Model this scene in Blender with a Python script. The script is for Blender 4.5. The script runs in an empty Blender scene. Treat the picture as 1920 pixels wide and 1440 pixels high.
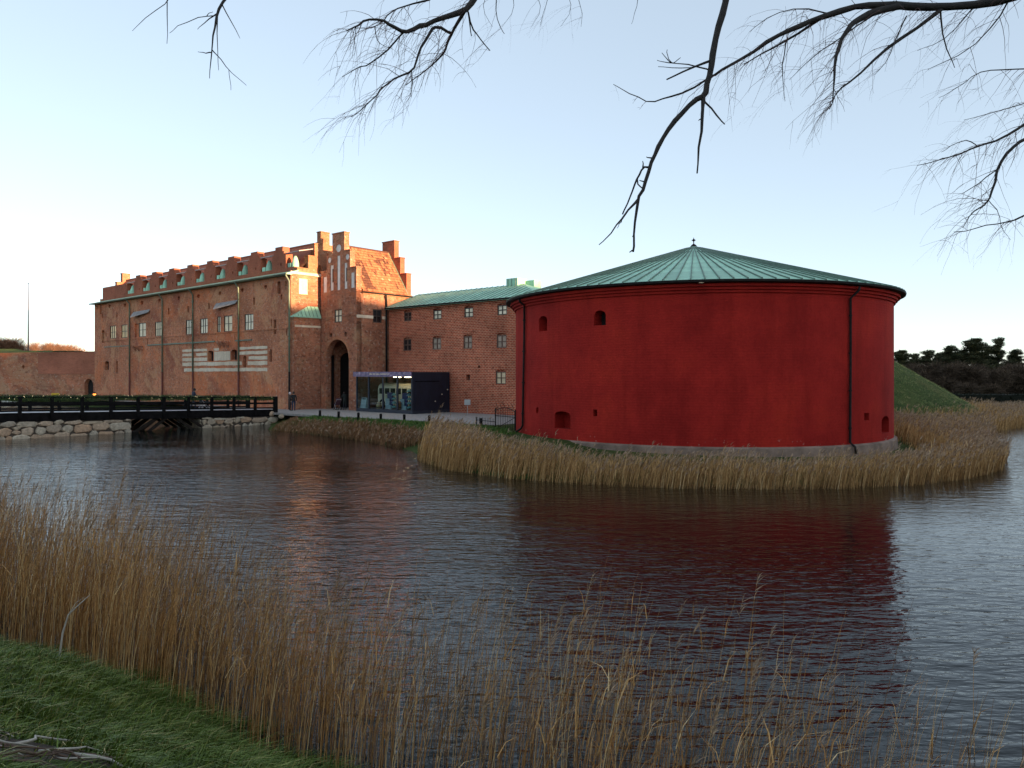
import bpy, math, random
import numpy as np
from math import radians, sin, cos, pi, sqrt, atan2, tan
from mathutils import Vector

random.seed(7)
RNG = np.random.default_rng(11)
scene = bpy.context.scene
COL = scene.collection

# ------------------------------------------------------------------ camera, sky, sun, exposure
EYE = 4.5                       # eye height above the water (m)
FPX = 1387.0                    # focal length in pixels of a 1920 wide picture
HORIZON = 700.0
cam_data = bpy.data.cameras.new('camera')
cam_data.sensor_width = 36.0
cam_data.lens = 36.0 * FPX / 1920.0
cam_data.shift_y = -(720.0 - HORIZON) / 1920.0
cam_data.clip_start = 0.05
cam_data.clip_end = 6000.0
cam = bpy.data.objects.new('camera', cam_data)
cam.location = (0, 0, EYE)
cam.rotation_euler = (radians(90), 0, 0)
COL.objects.link(cam)
scene.camera = cam

SUN_DIR = Vector((0.766, -0.643, 0)).normalized()
SUN_ELEV = radians(3.0)
world = bpy.data.worlds.new('World')
scene.world = world
world.use_nodes = True
wn = world.node_tree
wn.nodes.clear()
sky = wn.nodes.new('ShaderNodeTexSky')
sky.sky_type = 'NISHITA'
sky.sun_disc = False
sky.sun_elevation = SUN_ELEV
sky.sun_rotation = atan2(SUN_DIR.x, SUN_DIR.y)
sky.altitude = 0
sky.air_density = 0.5
sky.dust_density = 0.5
sky.ozone_density = 0.5
bg = wn.nodes.new('ShaderNodeBackground')
bg.inputs['Strength'].default_value = 0.15
wo = wn.nodes.new('ShaderNodeOutputWorld')
hs_ = wn.nodes.new('ShaderNodeHueSaturation')
hs_.inputs['Saturation'].default_value = 0.72
wn.links.new(sky.outputs[0], hs_.inputs['Color'])
mixn = wn.nodes.new('ShaderNodeMix')          # multiply scattered light of a clear winter evening, even all round
mixn.data_type = 'RGBA'
mixn.inputs[0].default_value = 0.55
mixn.inputs[7].default_value = (0.98, 1.17, 1.42, 1)
wn.links.new(hs_.outputs[0], mixn.inputs[6])
tintn = wn.nodes.new('ShaderNodeMix')
tintn.data_type = 'RGBA'
tintn.blend_type = 'MULTIPLY'
tintn.inputs[0].default_value = 1.0
tintn.inputs[7].default_value = (0.985, 0.998, 0.99, 1)
wn.links.new(mixn.outputs[2], tintn.inputs[6])
wn.links.new(tintn.outputs[2], bg.inputs[0])
wn.links.new(bg.outputs[0], wo.inputs[0])

sun_data = bpy.data.lights.new('sun', 'SUN')
sun_data.energy = 4.0
sun_data.angle = radians(0.55)
sun_data.color = (1.0, 0.62, 0.34)
sun = bpy.data.objects.new('sun', sun_data)
sdir = Vector((SUN_DIR.x * cos(SUN_ELEV), SUN_DIR.y * cos(SUN_ELEV), sin(SUN_ELEV)))
sun.rotation_euler = sdir.to_track_quat('Z', 'Y').to_euler()
sun.location = (60, -30, 60)
COL.objects.link(sun)

scene.view_settings.view_transform = 'Standard'
scene.view_settings.look = 'None'
scene.view_settings.gamma = 1.0
scene.view_settings.exposure = 2.12
scene.view_settings.use_curve_mapping = False
scene.cycles.max_bounces = 6
scene.cycles.transparent_max_bounces = 8
scene.cycles.caustics_reflective = False
scene.cycles.caustics_refractive = False

# ------------------------------------------------------------------ frames of reference
# The castle's walls stand at a fixed bearing: a runs to the right along the facades, b runs into the buildings.
ANG = radians(-40.57)
CU = (cos(ANG), sin(ANG))
CV = (-sin(ANG), cos(ANG))
def cw(a, b, z=0.0):
    return Vector((a * CU[0] + b * CV[0], a * CU[1] + b * CV[1], z))
def w2c(x, y):
    return (x * CU[0] + y * CU[1], x * CV[0] + y * CV[1])
def on_b(px, py, b):            # where a sight line meets the facade plane b: (a, z)
    k = (px - 960) / FPX
    Y = b / (CV[0] * k + CV[1])
    return Y * (CU[0] * k + CU[1]), EYE - (py - HORIZON) / FPX * Y
def on_a(px, py, a):            # where it meets a side wall plane a: (b, z)
    k = (px - 960) / FPX
    Y = a / (CU[0] * k + CU[1])
    return Y * (CV[0] * k + CV[1]), EYE - (py - HORIZON) / FPX * Y
def at_z(px, py, z=0.0):        # where it meets level z: (x, y)
    Y = (EYE - z) * FPX / (py - HORIZON)
    return (px - 960) / FPX * Y, Y
def at_y(px, py, Y):
    return Vector(((px - 960) / FPX * Y, Y, EYE - (py - HORIZON) / FPX * Y))

# ------------------------------------------------------------------ materials
MATS = {}
class NT:
    def __init__(self, name):
        self.m = bpy.data.materials.new(name)
        self.m.use_nodes = True
        self.t = self.m.node_tree
        self.t.nodes.clear()
        self.out = self.n('ShaderNodeOutputMaterial')
        self.p = self.n('ShaderNodeBsdfPrincipled')
        self.t.links.new(self.p.outputs[0], self.out.inputs[0])
        MATS[name] = self.m
    def n(self, kind, **kw):
        nd = self.t.nodes.new(kind)
        for k, v in kw.items():
            if k in nd.inputs.keys():
                nd.inputs[k].default_value = v
            else:
                setattr(nd, k, v)
        return nd
    def l(self, a, b):
        self.t.links.new(a, b)
    def coord(self, kind='Object', scale=(1, 1, 1), rot=(0, 0, 0)):
        c = self.n('ShaderNodeTexCoord')
        mp = self.n('ShaderNodeMapping')
        mp.inputs['Scale'].default_value = scale
        mp.inputs['Rotation'].default_value = rot
        self.l(c.outputs[kind], mp.inputs[0])
        return mp.outputs[0]
    def noise(self, vec, scale, detail=4, rough=0.55, dist=0.0):
        nd = self.n('ShaderNodeTexNoise')
        nd.inputs['Scale'].default_value = scale
        nd.inputs['Detail'].default_value = detail
        nd.inputs['Roughness'].default_value = rough
        nd.inputs['Distortion'].default_value = dist
        if vec is not None:
            self.l(vec, nd.inputs['Vector'])
        return nd.outputs[0]
    def ramp(self, fac, stops, interp='LINEAR'):
        r = self.n('ShaderNodeValToRGB')
        r.color_ramp.interpolation = interp
        els = r.color_ramp.elements
        while len(els) < len(stops):
            els.new(0.5)
        for e, (pos, c) in zip(els, stops):
            e.position = pos
            e.color = (c, c, c, 1) if isinstance(c, (int, float)) else (*c, 1)
        self.l(fac, r.inputs[0])
        return r.outputs[0]
    def mix(self, fac, a, b, mode='MIX'):
        nd = self.n('ShaderNodeMix', data_type='RGBA', blend_type=mode)
        for sock, v in ((nd.inputs[0], fac), (nd.inputs[6], a), (nd.inputs[7], b)):
            if isinstance(v, (int, float)):
                sock.default_value = v
            elif isinstance(v, tuple):
                sock.default_value = (*v, 1)
            else:
                self.l(v, sock)
        return nd.outputs[2]
    def math(self, op, a, b=0.0):
        nd = self.n('ShaderNodeMath', operation=op)
        for s, v in ((nd.inputs[0], a), (nd.inputs[1], b)):
            if isinstance(v, (int, float)):
                s.default_value = v
            else:
                self.l(v, s)
        return nd.outputs[0]
    def bump(self, h, strength=0.5, dist=0.02):
        b = self.n('ShaderNodeBump')
        b.inputs['Strength'].default_value = strength
        b.inputs['Distance'].default_value = dist
        self.l(h, b.inputs['Height'])
        self.l(b.outputs[0], self.p.inputs['Normal'])
    def color(self, c):
        if isinstance(c, tuple):
            self.p.inputs['Base Color'].default_value = (*c, 1)
        else:
            self.l(c, self.p.inputs['Base Color'])
    def set(self, **kw):
        for k, v in kw.items():
            k = k.replace('_', ' ')
            s = self.p.inputs[k]
            if isinstance(v, (int, float)):
                s.default_value = v
            elif isinstance(v, tuple):
                s.default_value = v
            else:
                self.l(v, s)

def plain(name, c, rough=0.6, var=0.25, scale=3.0, metal=0.0, spec=0.5, bump=0.0):
    t = NT(name)
    v = t.coord()
    n = t.noise(v, scale, 5, 0.6)
    lo = tuple(x * (1 - var) for x in c)
    hi = tuple(min(1, x * (1 + var)) for x in c)
    t.color(t.ramp(n, [(0.3, lo), (0.7, hi)]))
    t.set(Roughness=rough, Metallic=metal)
    t.p.inputs['Specular IOR Level'].default_value = spec
    if bump:
        t.bump(t.noise(v, scale * 6, 4), 0.6, bump)
    return t.m

def glow(name, c, strength):
    t = NT(name)
    t.color(c)
    t.set(Emission_Color=(*c, 1), Emission_Strength=strength)
    return t.m

def brick(name, c1, c2, mortar, bw, bh, msize, patches, patch_amt, dark_amt, bump=0.02, streak=0.0, spots=0.0):
    """c1, c2 brick tones; patches: (colour, noise scale, threshold) list of stained or rendered areas"""
    t = NT(name)
    c = t.n('ShaderNodeTexCoord')
    sp = t.n('ShaderNodeSeparateXYZ')
    t.l(c.outputs['Object'], sp.inputs[0])
    uu = t.math('ADD', sp.outputs[0], sp.outputs[1])
    cb = t.n('ShaderNodeCombineXYZ')
    t.l(uu, cb.inputs[0]); t.l(sp.outputs[2], cb.inputs[1])
    br = t.n('ShaderNodeTexBrick')
    br.offset = 0.5
    t.l(cb.outputs[0], br.inputs['Vector'])
    br.inputs['Color1'].default_value = (*c1, 1)
    br.inputs['Color2'].default_value = (*c2, 1)
    br.inputs['Mortar'].default_value = (*mortar, 1)
    br.inputs['Scale'].default_value = 1.0
    br.inputs['Mortar Size'].default_value = msize
    br.inputs['Mortar Smooth'].default_value = 0.2
    br.inputs['Bias'].default_value = 0.0
    br.inputs['Brick Width'].default_value = bw
    br.inputs['Row Height'].default_value = bh
    col = br.outputs[0]
    # broad tonal drift between phases of the masonry
    n1 = t.noise(cb.outputs[0], 0.22, 6, 0.65)
    col = t.mix(1.0, col, t.ramp(n1, [(0.30, 0.62), (0.5, 1.0), (0.70, 1.35)]), 'MULTIPLY')
    for (pc, sc, th) in patches:
        n2 = t.noise(cb.outputs[0], sc, 8, 0.68, 0.6)
        f = t.ramp(n2, [(th, 0.0), (th + 0.07, 1.0)])
        f = t.math('MULTIPLY', f, patch_amt)
        col = t.mix(f, col, pc)
    if streak:
        mp = t.n('ShaderNodeMapping'); mp.inputs['Scale'].default_value = (1.6, 0.07, 1)
        t.l(cb.outputs[0], mp.inputs[0])
        n4 = t.noise(mp.outputs[0], 1.0, 5, 0.6)
        col = t.mix(t.math('MULTIPLY', t.ramp(n4, [(0.52, 0.0), (0.75, 1.0)]), streak), col, tuple(x * 0.45 for x in c1))
    # single bricks that are missing, burnt or chalky
    n3 = t.noise(cb.outputs[0], 2.6, 5, 0.75)
    col = t.mix(t.math('MULTIPLY', t.ramp(n3, [(0.54, 0.0), (0.62, 1.0)]), dark_amt), col, tuple(x * 0.22 for x in c1))
    if spots:
        n5 = t.noise(cb.outputs[0], 3.4, 4, 0.7)
        col = t.mix(t.math('MULTIPLY', t.ramp(n5, [(0.57, 0.0), (0.64, 1.0)]), spots), col, (0.52, 0.42, 0.34))
    t.color(col)
    t.set(Roughness=0.9)
    t.p.inputs['Specular IOR Level'].default_value = 0.25
    h = t.math('ADD', t.math('MULTIPLY', br.outputs[1], -0.6), t.math('MULTIPLY', n3, 0.9))
    t.bump(h, 0.7, bump)
    return t.m

OLD = brick('old_palace_brick', (0.58, 0.190, 0.090), (0.39, 0.115, 0.062), (0.52, 0.32, 0.20), 0.30, 0.105, 0.014,
            [((0.60, 0.31, 0.165), 0.30, 0.51), ((0.30, 0.085, 0.055), 0.17, 0.53), ((0.64, 0.19, 0.075), 0.13, 0.53)], 0.68, 0.5, 0.03, 0.4, 0.55)
ATTIC = brick('attic_brick', (0.38, 0.100, 0.052), (0.28, 0.072, 0.042), (0.34, 0.18, 0.12), 0.28, 0.09, 0.010,
              [((0.30, 0.11, 0.065), 0.4, 0.53)], 0.4, 0.25, 0.015)
GATEB = brick('gate_tower_brick', (0.47, 0.155, 0.078), (0.27, 0.085, 0.05), (0.40, 0.25, 0.17), 0.30, 0.11, 0.014,
              [((0.46, 0.28, 0.16), 0.45, 0.53), ((0.52, 0.15, 0.06), 0.25, 0.54)], 0.55, 0.7, 0.035, 0.25, 0.6)
WINGB = brick('wing_brick', (0.50, 0.100, 0.046), (0.31, 0.060, 0.034), (0.60, 0.33, 0.21), 0.36, 0.145, 0.024,
              [((0.24, 0.06, 0.04), 0.3, 0.56)], 0.35, 0.55, 0.03, 0.15)
WALLB = brick('curtain_wall_brick', (0.52, 0.170, 0.085), (0.36, 0.12, 0.066), (0.46, 0.28, 0.18), 0.30, 0.105, 0.014,
              [((0.46, 0.30, 0.18), 0.22, 0.51), ((0.48, 0.14, 0.06), 0.2, 0.55), ((0.22, 0.085, 0.06), 0.3, 0.55)], 0.65, 0.5, 0.03, 0.2, 0.6)
GABLE = brick('gable_brick', (0.45, 0.16, 0.072), (0.34, 0.115, 0.055), (0.40, 0.26, 0.17), 0.28, 0.09, 0.012,
              [((0.38, 0.17, 0.09), 0.5, 0.54)], 0.5, 0.4, 0.02, 0.0, 0.4)

def plaster(name, c, dark, light, flakes=False):
    t = NT(name)
    v = t.coord()
    n = t.noise(v, 0.35, 7, 0.6)
    col = t.ramp(n, [(0.3, dark), (0.52, c), (0.75, light)])
    n2 = t.noise(v, 9.0, 5, 0.7)
    col = t.mix(0.55, col, t.ramp(n2, [(0.3, 0.70), (0.7, 1.2)]), 'MULTIPLY')
    mp = t.coord(scale=(0.9, 0.9, 0.10))
    n3 = t.noise(mp, 1.0, 6, 0.65)
    col = t.mix(t.math('MULTIPLY', t.ramp(n3, [(0.48, 0.0), (0.72, 1.0)]), 0.6), col, tuple(x * 0.5 for x in c))
    if flakes:
        sx = t.n('ShaderNodeSeparateXYZ'); t.l(v, sx.inputs[0])
        fl = t.ramp(t.noise(v, 5.5, 3, 0.6), [(0.63, 0.0), (0.66, 1.0)])
        low = t.ramp(sx.outputs[2], [(0.0, 1.0), (0.62, 1.0), (1.0, 0.0)])
        few = t.ramp(t.noise(v, 0.5, 2, 0.5), [(0.50, 0.0), (0.58, 1.0)])
        col = t.mix(t.math('MULTIPLY', t.math('MULTIPLY', fl, low), few), col, (0.55, 0.42, 0.36))
    n5 = t.noise(t.coord(scale=(1.0, 1.0, 0.5)), 1.3, 8, 0.7)
    col = t.mix(0.5, col, t.ramp(n5, [(0.35, 0.80), (0.65, 1.16)]), 'MULTIPLY')
    t.color(col)
    t.set(Roughness=0.82)
    t.p.inputs['Specular IOR Level'].default_value = 0.12
    # faint courses of the masonry under the limewash
    cc = t.coord(scale=(0.0, 0.0, 1.0))
    w = t.n('ShaderNodeTexWave', wave_type='BANDS', bands_direction='Z')
    w.inputs['Scale'].default_value = 2.4
    w.inputs['Distortion'].default_value = 0.5
    t.l(cc, w.inputs[0])
    h = t.math('ADD', t.math('MULTIPLY', n2, 0.8), t.math('MULTIPLY', w.outputs[1], 0.25))
    t.bump(h, 0.55, 0.02)
    return t.m
RED = plaster('red_limewash', (0.37, 0.021, 0.016), (0.27, 0.014, 0.012), (0.46, 0.031, 0.018), True)
WHITEP = plaster('white_limewash', (0.74, 0.63, 0.49), (0.60, 0.48, 0.36), (0.80, 0.72, 0.60))
BLUEWH = plaster('cool_white_limewash', (0.80, 0.77, 0.73), (0.72, 0.69, 0.65), (0.84, 0.82, 0.78))

def copper(name, c, sc):
    t = NT(name)
    v = t.coord()
    mp = t.coord(scale=(1, 1, 0.4))
    n = t.noise(mp, sc, 7, 0.65)
    col = t.ramp(n, [(0.25, tuple(x * 0.62 for x in c)), (0.5, c), (0.72, tuple(min(1, x * 1.35) for x in c))])
    n2 = t.noise(v, 6.0, 4, 0.7)
    col = t.mix(t.math('MULTIPLY', t.ramp(n2, [(0.58, 0.0), (0.72, 1.0)]), 0.5), col, (0.10, 0.13, 0.10))
    ri = t.n('ShaderNodeObjectInfo')
    col = t.mix(1.0, col, t.ramp(ri.outputs['Random'], [(0.0, 0.88), (1.0, 1.12)]), 'MULTIPLY')
    t.color(col)
    t.set(Roughness=0.55)
    t.bump(n2, 0.3, 0.01)
    return t.m
COPPER = copper('verdigris_copper', (0.29, 0.53, 0.39), 0.9)
COPPERD = copper('weathered_copper', (0.135, 0.175, 0.125), 1.4)
DARKPIPE = plain('dark_iron', (0.016, 0.014, 0.014), 0.7, 0.4, 4, spec=0.2)
REDPIPE = plain('painted_red_pipe', (0.13, 0.03, 0.025), 0.5, 0.3, 4)
SEAM = plain('dark_seam_copper', (0.10, 0.16, 0.125), 0.55, 0.4, 2)
DARK = plain('dark_hollow', (0.012, 0.010, 0.010), 0.9, 0.3, 2)
FRAME = plain('dark_window_frame', (0.035, 0.022, 0.018), 0.55, 0.3, 4)
FRAMEB = plain('brown_window_frame', (0.11, 0.055, 0.038), 0.55, 0.3, 4)

def pane(name, c, rough, spec=0.6):
    t = NT(name)
    v = t.coord()
    n = t.noise(v, 1.6, 4, 0.6)
    ri = t.n('ShaderNodeObjectInfo')
    col = t.mix(1.0, t.ramp(n, [(0.3, tuple(x * 0.75 for x in c)), (0.7, tuple(min(1, x * 1.15) for x in c))]),
                t.ramp(ri.outputs['Random'], [(0.0, 0.72), (1.0, 1.2)]), 'MULTIPLY')
    t.color(col)
    t.set(Roughness=rough, IOR=1.5, Coat_Weight=0.18, Coat_Roughness=0.03)
    t.bump(t.noise(v, 2.0, 2), 0.15, 0.02)
    return t.m
PALE = pane('pale_reflection_glass', (0.86, 0.75, 0.56), 0.3)  # bright sky mirrored in the panes is put into their colour
TAN = pane('tan_reflection_glass', (0.70, 0.55, 0.35), 0.3)  # tan reflection on the windows is put into the pane colour
WARMP = pane('amber_lit_glass', (0.78, 0.50, 0.20), 0.3)  # orange lit look of the windows is put into the pane colour
BROWNP = pane('brown_reflection_glass', (0.30, 0.20, 0.15), 0.25)  # trees mirrored brown in the glass are put into its colour
BLACKP = pane('dark_glass', (0.02, 0.022, 0.026), 0.1)

STONE = None
def stone_mat():
    t = NT('field_stone')
    v = t.coord()
    ri = t.n('ShaderNodeObjectInfo')
    base = t.ramp(ri.outputs['Random'], [(0.0, (0.36, 0.28, 0.19)), (0.3, (0.42, 0.37, 0.29)), (0.55, (0.46, 0.31, 0.20)), (0.8, (0.30, 0.28, 0.23)), (1.0, (0.54, 0.46, 0.35))])
    n = t.noise(v, 5.0, 6, 0.7)
    col = t.mix(1.0, base, t.ramp(n, [(0.25, 0.55), (0.7, 1.3)]), 'MULTIPLY')
    t.color(col)
    t.set(Roughness=0.85)
    t.bump(n, 0.8, 0.04)
    return t.m
STONE = stone_mat()
MORTAR = plain('rubble_mortar', (0.09, 0.075, 0.06), 0.95, 0.4, 3, bump=0.03)
PLINTH = plain('plinth_stone', (0.22, 0.155, 0.12), 0.9, 0.5, 1.2, bump=0.05)
TIMBER = plain('tarred_timber', (0.008, 0.0075, 0.008), 0.9, 0.5, 3, spec=0.08)
TIMBERW = plain('dark_timber', (0.022, 0.018, 0.015), 0.9, 0.5, 3, spec=0.1)
DECK = plain('sky_sheen_deck', (0.55, 0.55, 0.58), 0.35, 0.15, 2)  # pale sheen of the sky on the planks is put into their colour
PATHM = plain('cobbled_path', (0.30, 0.275, 0.25), 0.85, 0.35, 4.0, bump=0.03)

# ------------------------------------------------------------------ mesh helpers
class MB:
    """collects faces in absolute coordinates of the frame they are built in"""
    def __init__(self):
        self.v = []; self.f = []; self.mi = []
    def add(self, pts, faces, m=0):
        o = len(self.v)
        self.v.extend([tuple(p) for p in pts])
        self.f.extend([tuple(o + i for i in f) for f in faces])
        self.mi.extend([m] * len(faces))
    def quad(self, a, b, c, d, m=0):
        self.add([a, b, c, d], [(0, 1, 2, 3)], m)
    def box(self, x0, x1, y0, y1, z0, z1, m=0):
        p = [(x, y, z) for z in (z0, z1) for y in (y0, y1) for x in (x0, x1)]
        self.add(p, [(0, 2, 3, 1), (4, 5, 7, 6), (0, 1, 5, 4), (2, 6, 7, 3), (0, 4, 6, 2), (1, 3, 7, 5)], m)
    def bar(self, p, q, w, h, up=(0, 0, 1), m=0):
        p = Vector(p); q = Vector(q); d = (q - p).normalized(); up = Vector(up)
        s = d.cross(up)
        if s.length < 1e-5:
            s = d.cross(Vector((1, 0, 0)))
        s.normalize(); t = s.cross(d).normalized()
        pts = [o + s * (w / 2 * i) + t * (h / 2 * j) for o in (p, q) for j in (-1, 1) for i in (-1, 1)]
        self.add(pts, [(0, 1, 3, 2), (4, 6, 7, 5), (0, 4, 5, 1), (2, 3, 7, 6), (0, 2, 6, 4), (1, 5, 7, 3)], m)
    def tube(self, pts, radii, n=6, cap=True, m=0):
        pts = [Vector(p) for p in pts]
        if isinstance(radii, (int, float)):
            radii = [radii] * len(pts)
        ring = []
        prev = None
        for i, p in enumerate(pts):
            d = (pts[min(i + 1, len(pts) - 1)] - pts[max(i - 1, 0)])
            d = d.normalized() if d.length > 1e-9 else Vector((0, 0, 1))
            if prev is None:
                s = d.cross(Vector((0, 0, 1)))
                if s.length < 1e-3:
                    s = d.cross(Vector((1, 0, 0)))
                s.normalize()
            else:
                s = prev - d * prev.dot(d)
                s = s.normalized() if s.length > 1e-6 else d.orthogonal().normalized()
            prev = s
            t = d.cross(s)
            ring.append([p + (s * cos(2 * pi * k / n) + t * sin(2 * pi * k / n)) * radii[i] for k in range(n)])
        v = [q for r in ring for q in r]
        f = []
        for i in range(len(pts) - 1):
            for k in range(n):
                k2 = (k + 1) % n
                f.append((i * n + k, i * n + k2, (i + 1) * n + k2, (i + 1) * n + k))
        if cap:
            f.append(tuple(range(n - 1, -1, -1)))
            f.append(tuple((len(pts) - 1) * n + k for k in range(n)))
        self.add(v, f, m)
    def lathe(self, prof, n=24, c=(0, 0), m=0, a0=0.0, a1=2 * pi):
        full = abs(a1 - a0 - 2 * pi) < 1e-6
        cols = n if full else n + 1
        v = []
        for i in range(cols):
            th = a0 + (a1 - a0) * i / n
            for r, z in prof:
                v.append((c[0] + r * cos(th), c[1] + r * sin(th), z))
        k = len(prof)
        f = []
        for i in range(n):
            j = (i + 1) % cols
            for q in range(k - 1):
                f.append((i * k + q, j * k + q, j * k + q + 1, i * k + q + 1))
        self.add(v, f, m)
    def mesh(self, name, mats, o=(0, 0, 0), smooth=False):
        me = bpy.data.meshes.new(name)
        v = np.array(self.v, dtype=np.float64) - np.array(o)
        me.from_pydata(v.tolist(), [], self.f)
        if not isinstance(mats, (list, tuple)):
            mats = [mats]
        for mt in mats:
            me.materials.append(mt)
        if len(mats) > 1:
            me.polygons.foreach_set('material_index', self.mi)
        if smooth:
            me.polygons.foreach_set('use_smooth', [True] * len(me.polygons))
        me.update()
        return me

def link(name, data, parent=None):
    o = bpy.data.objects.new(name, data)
    COL.objects.link(o)
    if parent is not None:
        o.parent = parent
    return o
def tag(o, label=None, cat=None, group=None, kind=None):
    for k, v in (('label', label), ('category', cat), ('group', group), ('kind', kind)):
        if v:
            o[k] = v
    return o
class Thing:
    """an Empty at a thing's base; parts are given in castle (a, b, z) or world coordinates and stored relative to it"""
    def __init__(self, name, label, cat, o, castle=True, group=None, kind=None):
        self.o = Vector(o)
        self.e = bpy.data.objects.new(name, None)
        COL.objects.link(self.e)
        if castle:
            self.e.location = cw(*o)
            self.e.rotation_euler = (0, 0, ANG)
        else:
            self.e.location = o
        self.e.empty_display_size = 0.3
        tag(self.e, label, cat, group, kind)
    def part(self, name, mb, mat, parent=None, smooth=False, label=None, kind=None):
        ob = link(name, mb.mesh(name, mat, self.o, smooth), parent or self.e)
        return tag(ob, label, None, None, kind)
def single(name, mb, mat, label=None, cat=None, group=None, kind=None, o=(0, 0, 0), smooth=False, castle=False):
    ob = link(name, mb.mesh(name, mat, o, smooth))
    if castle:
        ob.location = cw(*o); ob.rotation_euler = (0, 0, ANG)
    else:
        ob.location = o
    return tag(ob, label, cat, group, kind)
def copy_tree(o, parent=None):
    c = o.copy(); COL.objects.link(c); c.parent = parent
    for ch in list(o.children):
        copy_tree(ch, c)
    return c

# walls made of rectangles with openings; mapf(x, z, depth) gives the point
def arch_profile(h, n=10):
    x0, x1, z0, z1 = h['r']; k = h.get('s')
    xc, hw = (x0 + x1) / 2, (x1 - x0) / 2
    rise = h.get('rise', hw)
    pts = []
    for i in range(n + 1):
        t = pi - pi * i / n
        if k == 'point':
            f = 1 - abs(cos(t))
            pts.append((xc + hw * cos(t), z1 - rise + rise * sqrt(max(0, f))))
        else:
            pts.append((xc + hw * cos(t), z1 - rise + rise * sin(t)))
    return pts
def rwall(mb, rects, holes, mapf, thick, step=None, back=False, m=0):
    xs = set(); zs = set()
    for r in rects + [h['r'] for h in holes]:
        xs.update((round(r[0], 4), round(r[1], 4))); zs.update((round(r[2], 4), round(r[3], 4)))
    if step:
        x0, x1 = min(xs), max(xs)
        n = int((x1 - x0) / step)
        xs.update(round(x0 + (x1 - x0) * i / n, 4) for i in range(1, n))
    xs = sorted(xs); zs = sorted(zs)
    nx, nz = len(xs) - 1, len(zs) - 1
    xc = (np.array(xs[1:]) + np.array(xs[:-1])) / 2
    zc = (np.array(zs[1:]) + np.array(zs[:-1])) / 2
    S = np.zeros((nx + 2, nz + 2), bool)
    for r in rects:
        S[1:-1, 1:-1] |= ((xc > r[0]) & (xc < r[1]))[:, None] & ((zc > r[2]) & (zc < r[3]))[None, :]
    for h in holes:
        r = h['r']
        S[1:-1, 1:-1] &= ~(((xc > r[0]) & (xc < r[1]))[:, None] & ((zc > r[2]) & (zc < r[3]))[None, :])
    for i in range(nx):
        j = 0
        while j < nz:
            if not S[i + 1, j + 1]:
                j += 1; continue
            j0 = j
            while j < nz and S[i + 1, j + 1]:
                j += 1
            a, b, c, d = xs[i], xs[i + 1], zs[j0], zs[j]
            mb.quad(mapf(a, c, 0), mapf(b, c, 0), mapf(b, d, 0), mapf(a, d, 0), m)
            if back:
                mb.quad(mapf(b, c, thick), mapf(a, c, thick), mapf(a, d, thick), mapf(b, d, thick), m)
        for j in range(nz):
            if not S[i + 1, j + 1]:
                continue
            a, b, c, d = xs[i], xs[i + 1], zs[j], zs[j + 1]
            if not S[i, j + 1]:
                mb.quad(mapf(a, c, thick), mapf(a, c, 0), mapf(a, d, 0), mapf(a, d, thick), m)
            if not S[i + 2, j + 1]:
                mb.quad(mapf(b, c, 0), mapf(b, c, thick), mapf(b, d, thick), mapf(b, d, 0), m)
            if not S[i + 1, j + 2]:
                mb.quad(mapf(a, d, 0), mapf(b, d, 0), mapf(b, d, thick), mapf(a, d, thick), m)
            if not S[i + 1, j]:
                mb.quad(mapf(a, c, thick), mapf(b, c, thick), mapf(b, c, 0), mapf(a, c, 0), m)
    for h in holes:
        k = h.get('s', 'rect')
        if k == 'rect':
            continue
        x0, x1, z0, z1 = h['r']
        pr = arch_profile(h)
        sets = [(pr, z1)]
        if k == 'oval':
            h2 = dict(h); h2['rise'] = (z1 - z0) / 2
            pr = arch_profile(h2)
            sets = [(pr, z1), ([(x, z0 + z1 - z) for x, z in pr], z0)]
        for pts, ze in sets:
            for (xa, za), (xb, zb) in zip(pts[:-1], pts[1:]):
                mb.quad(mapf(xa, za, 0), mapf(xb, zb, 0), mapf(xb, ze, 0), mapf(xa, ze, 0), m)
                mb.quad(mapf(xa, za, 0), mapf(xa, za, thick), mapf(xb, zb, thick), mapf(xb, zb, 0), m)
def front(b):
    return lambda x, z, d: (x, b + d, z)
def side(a):
    return lambda x, z, d: (a - d, x, z)

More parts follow.
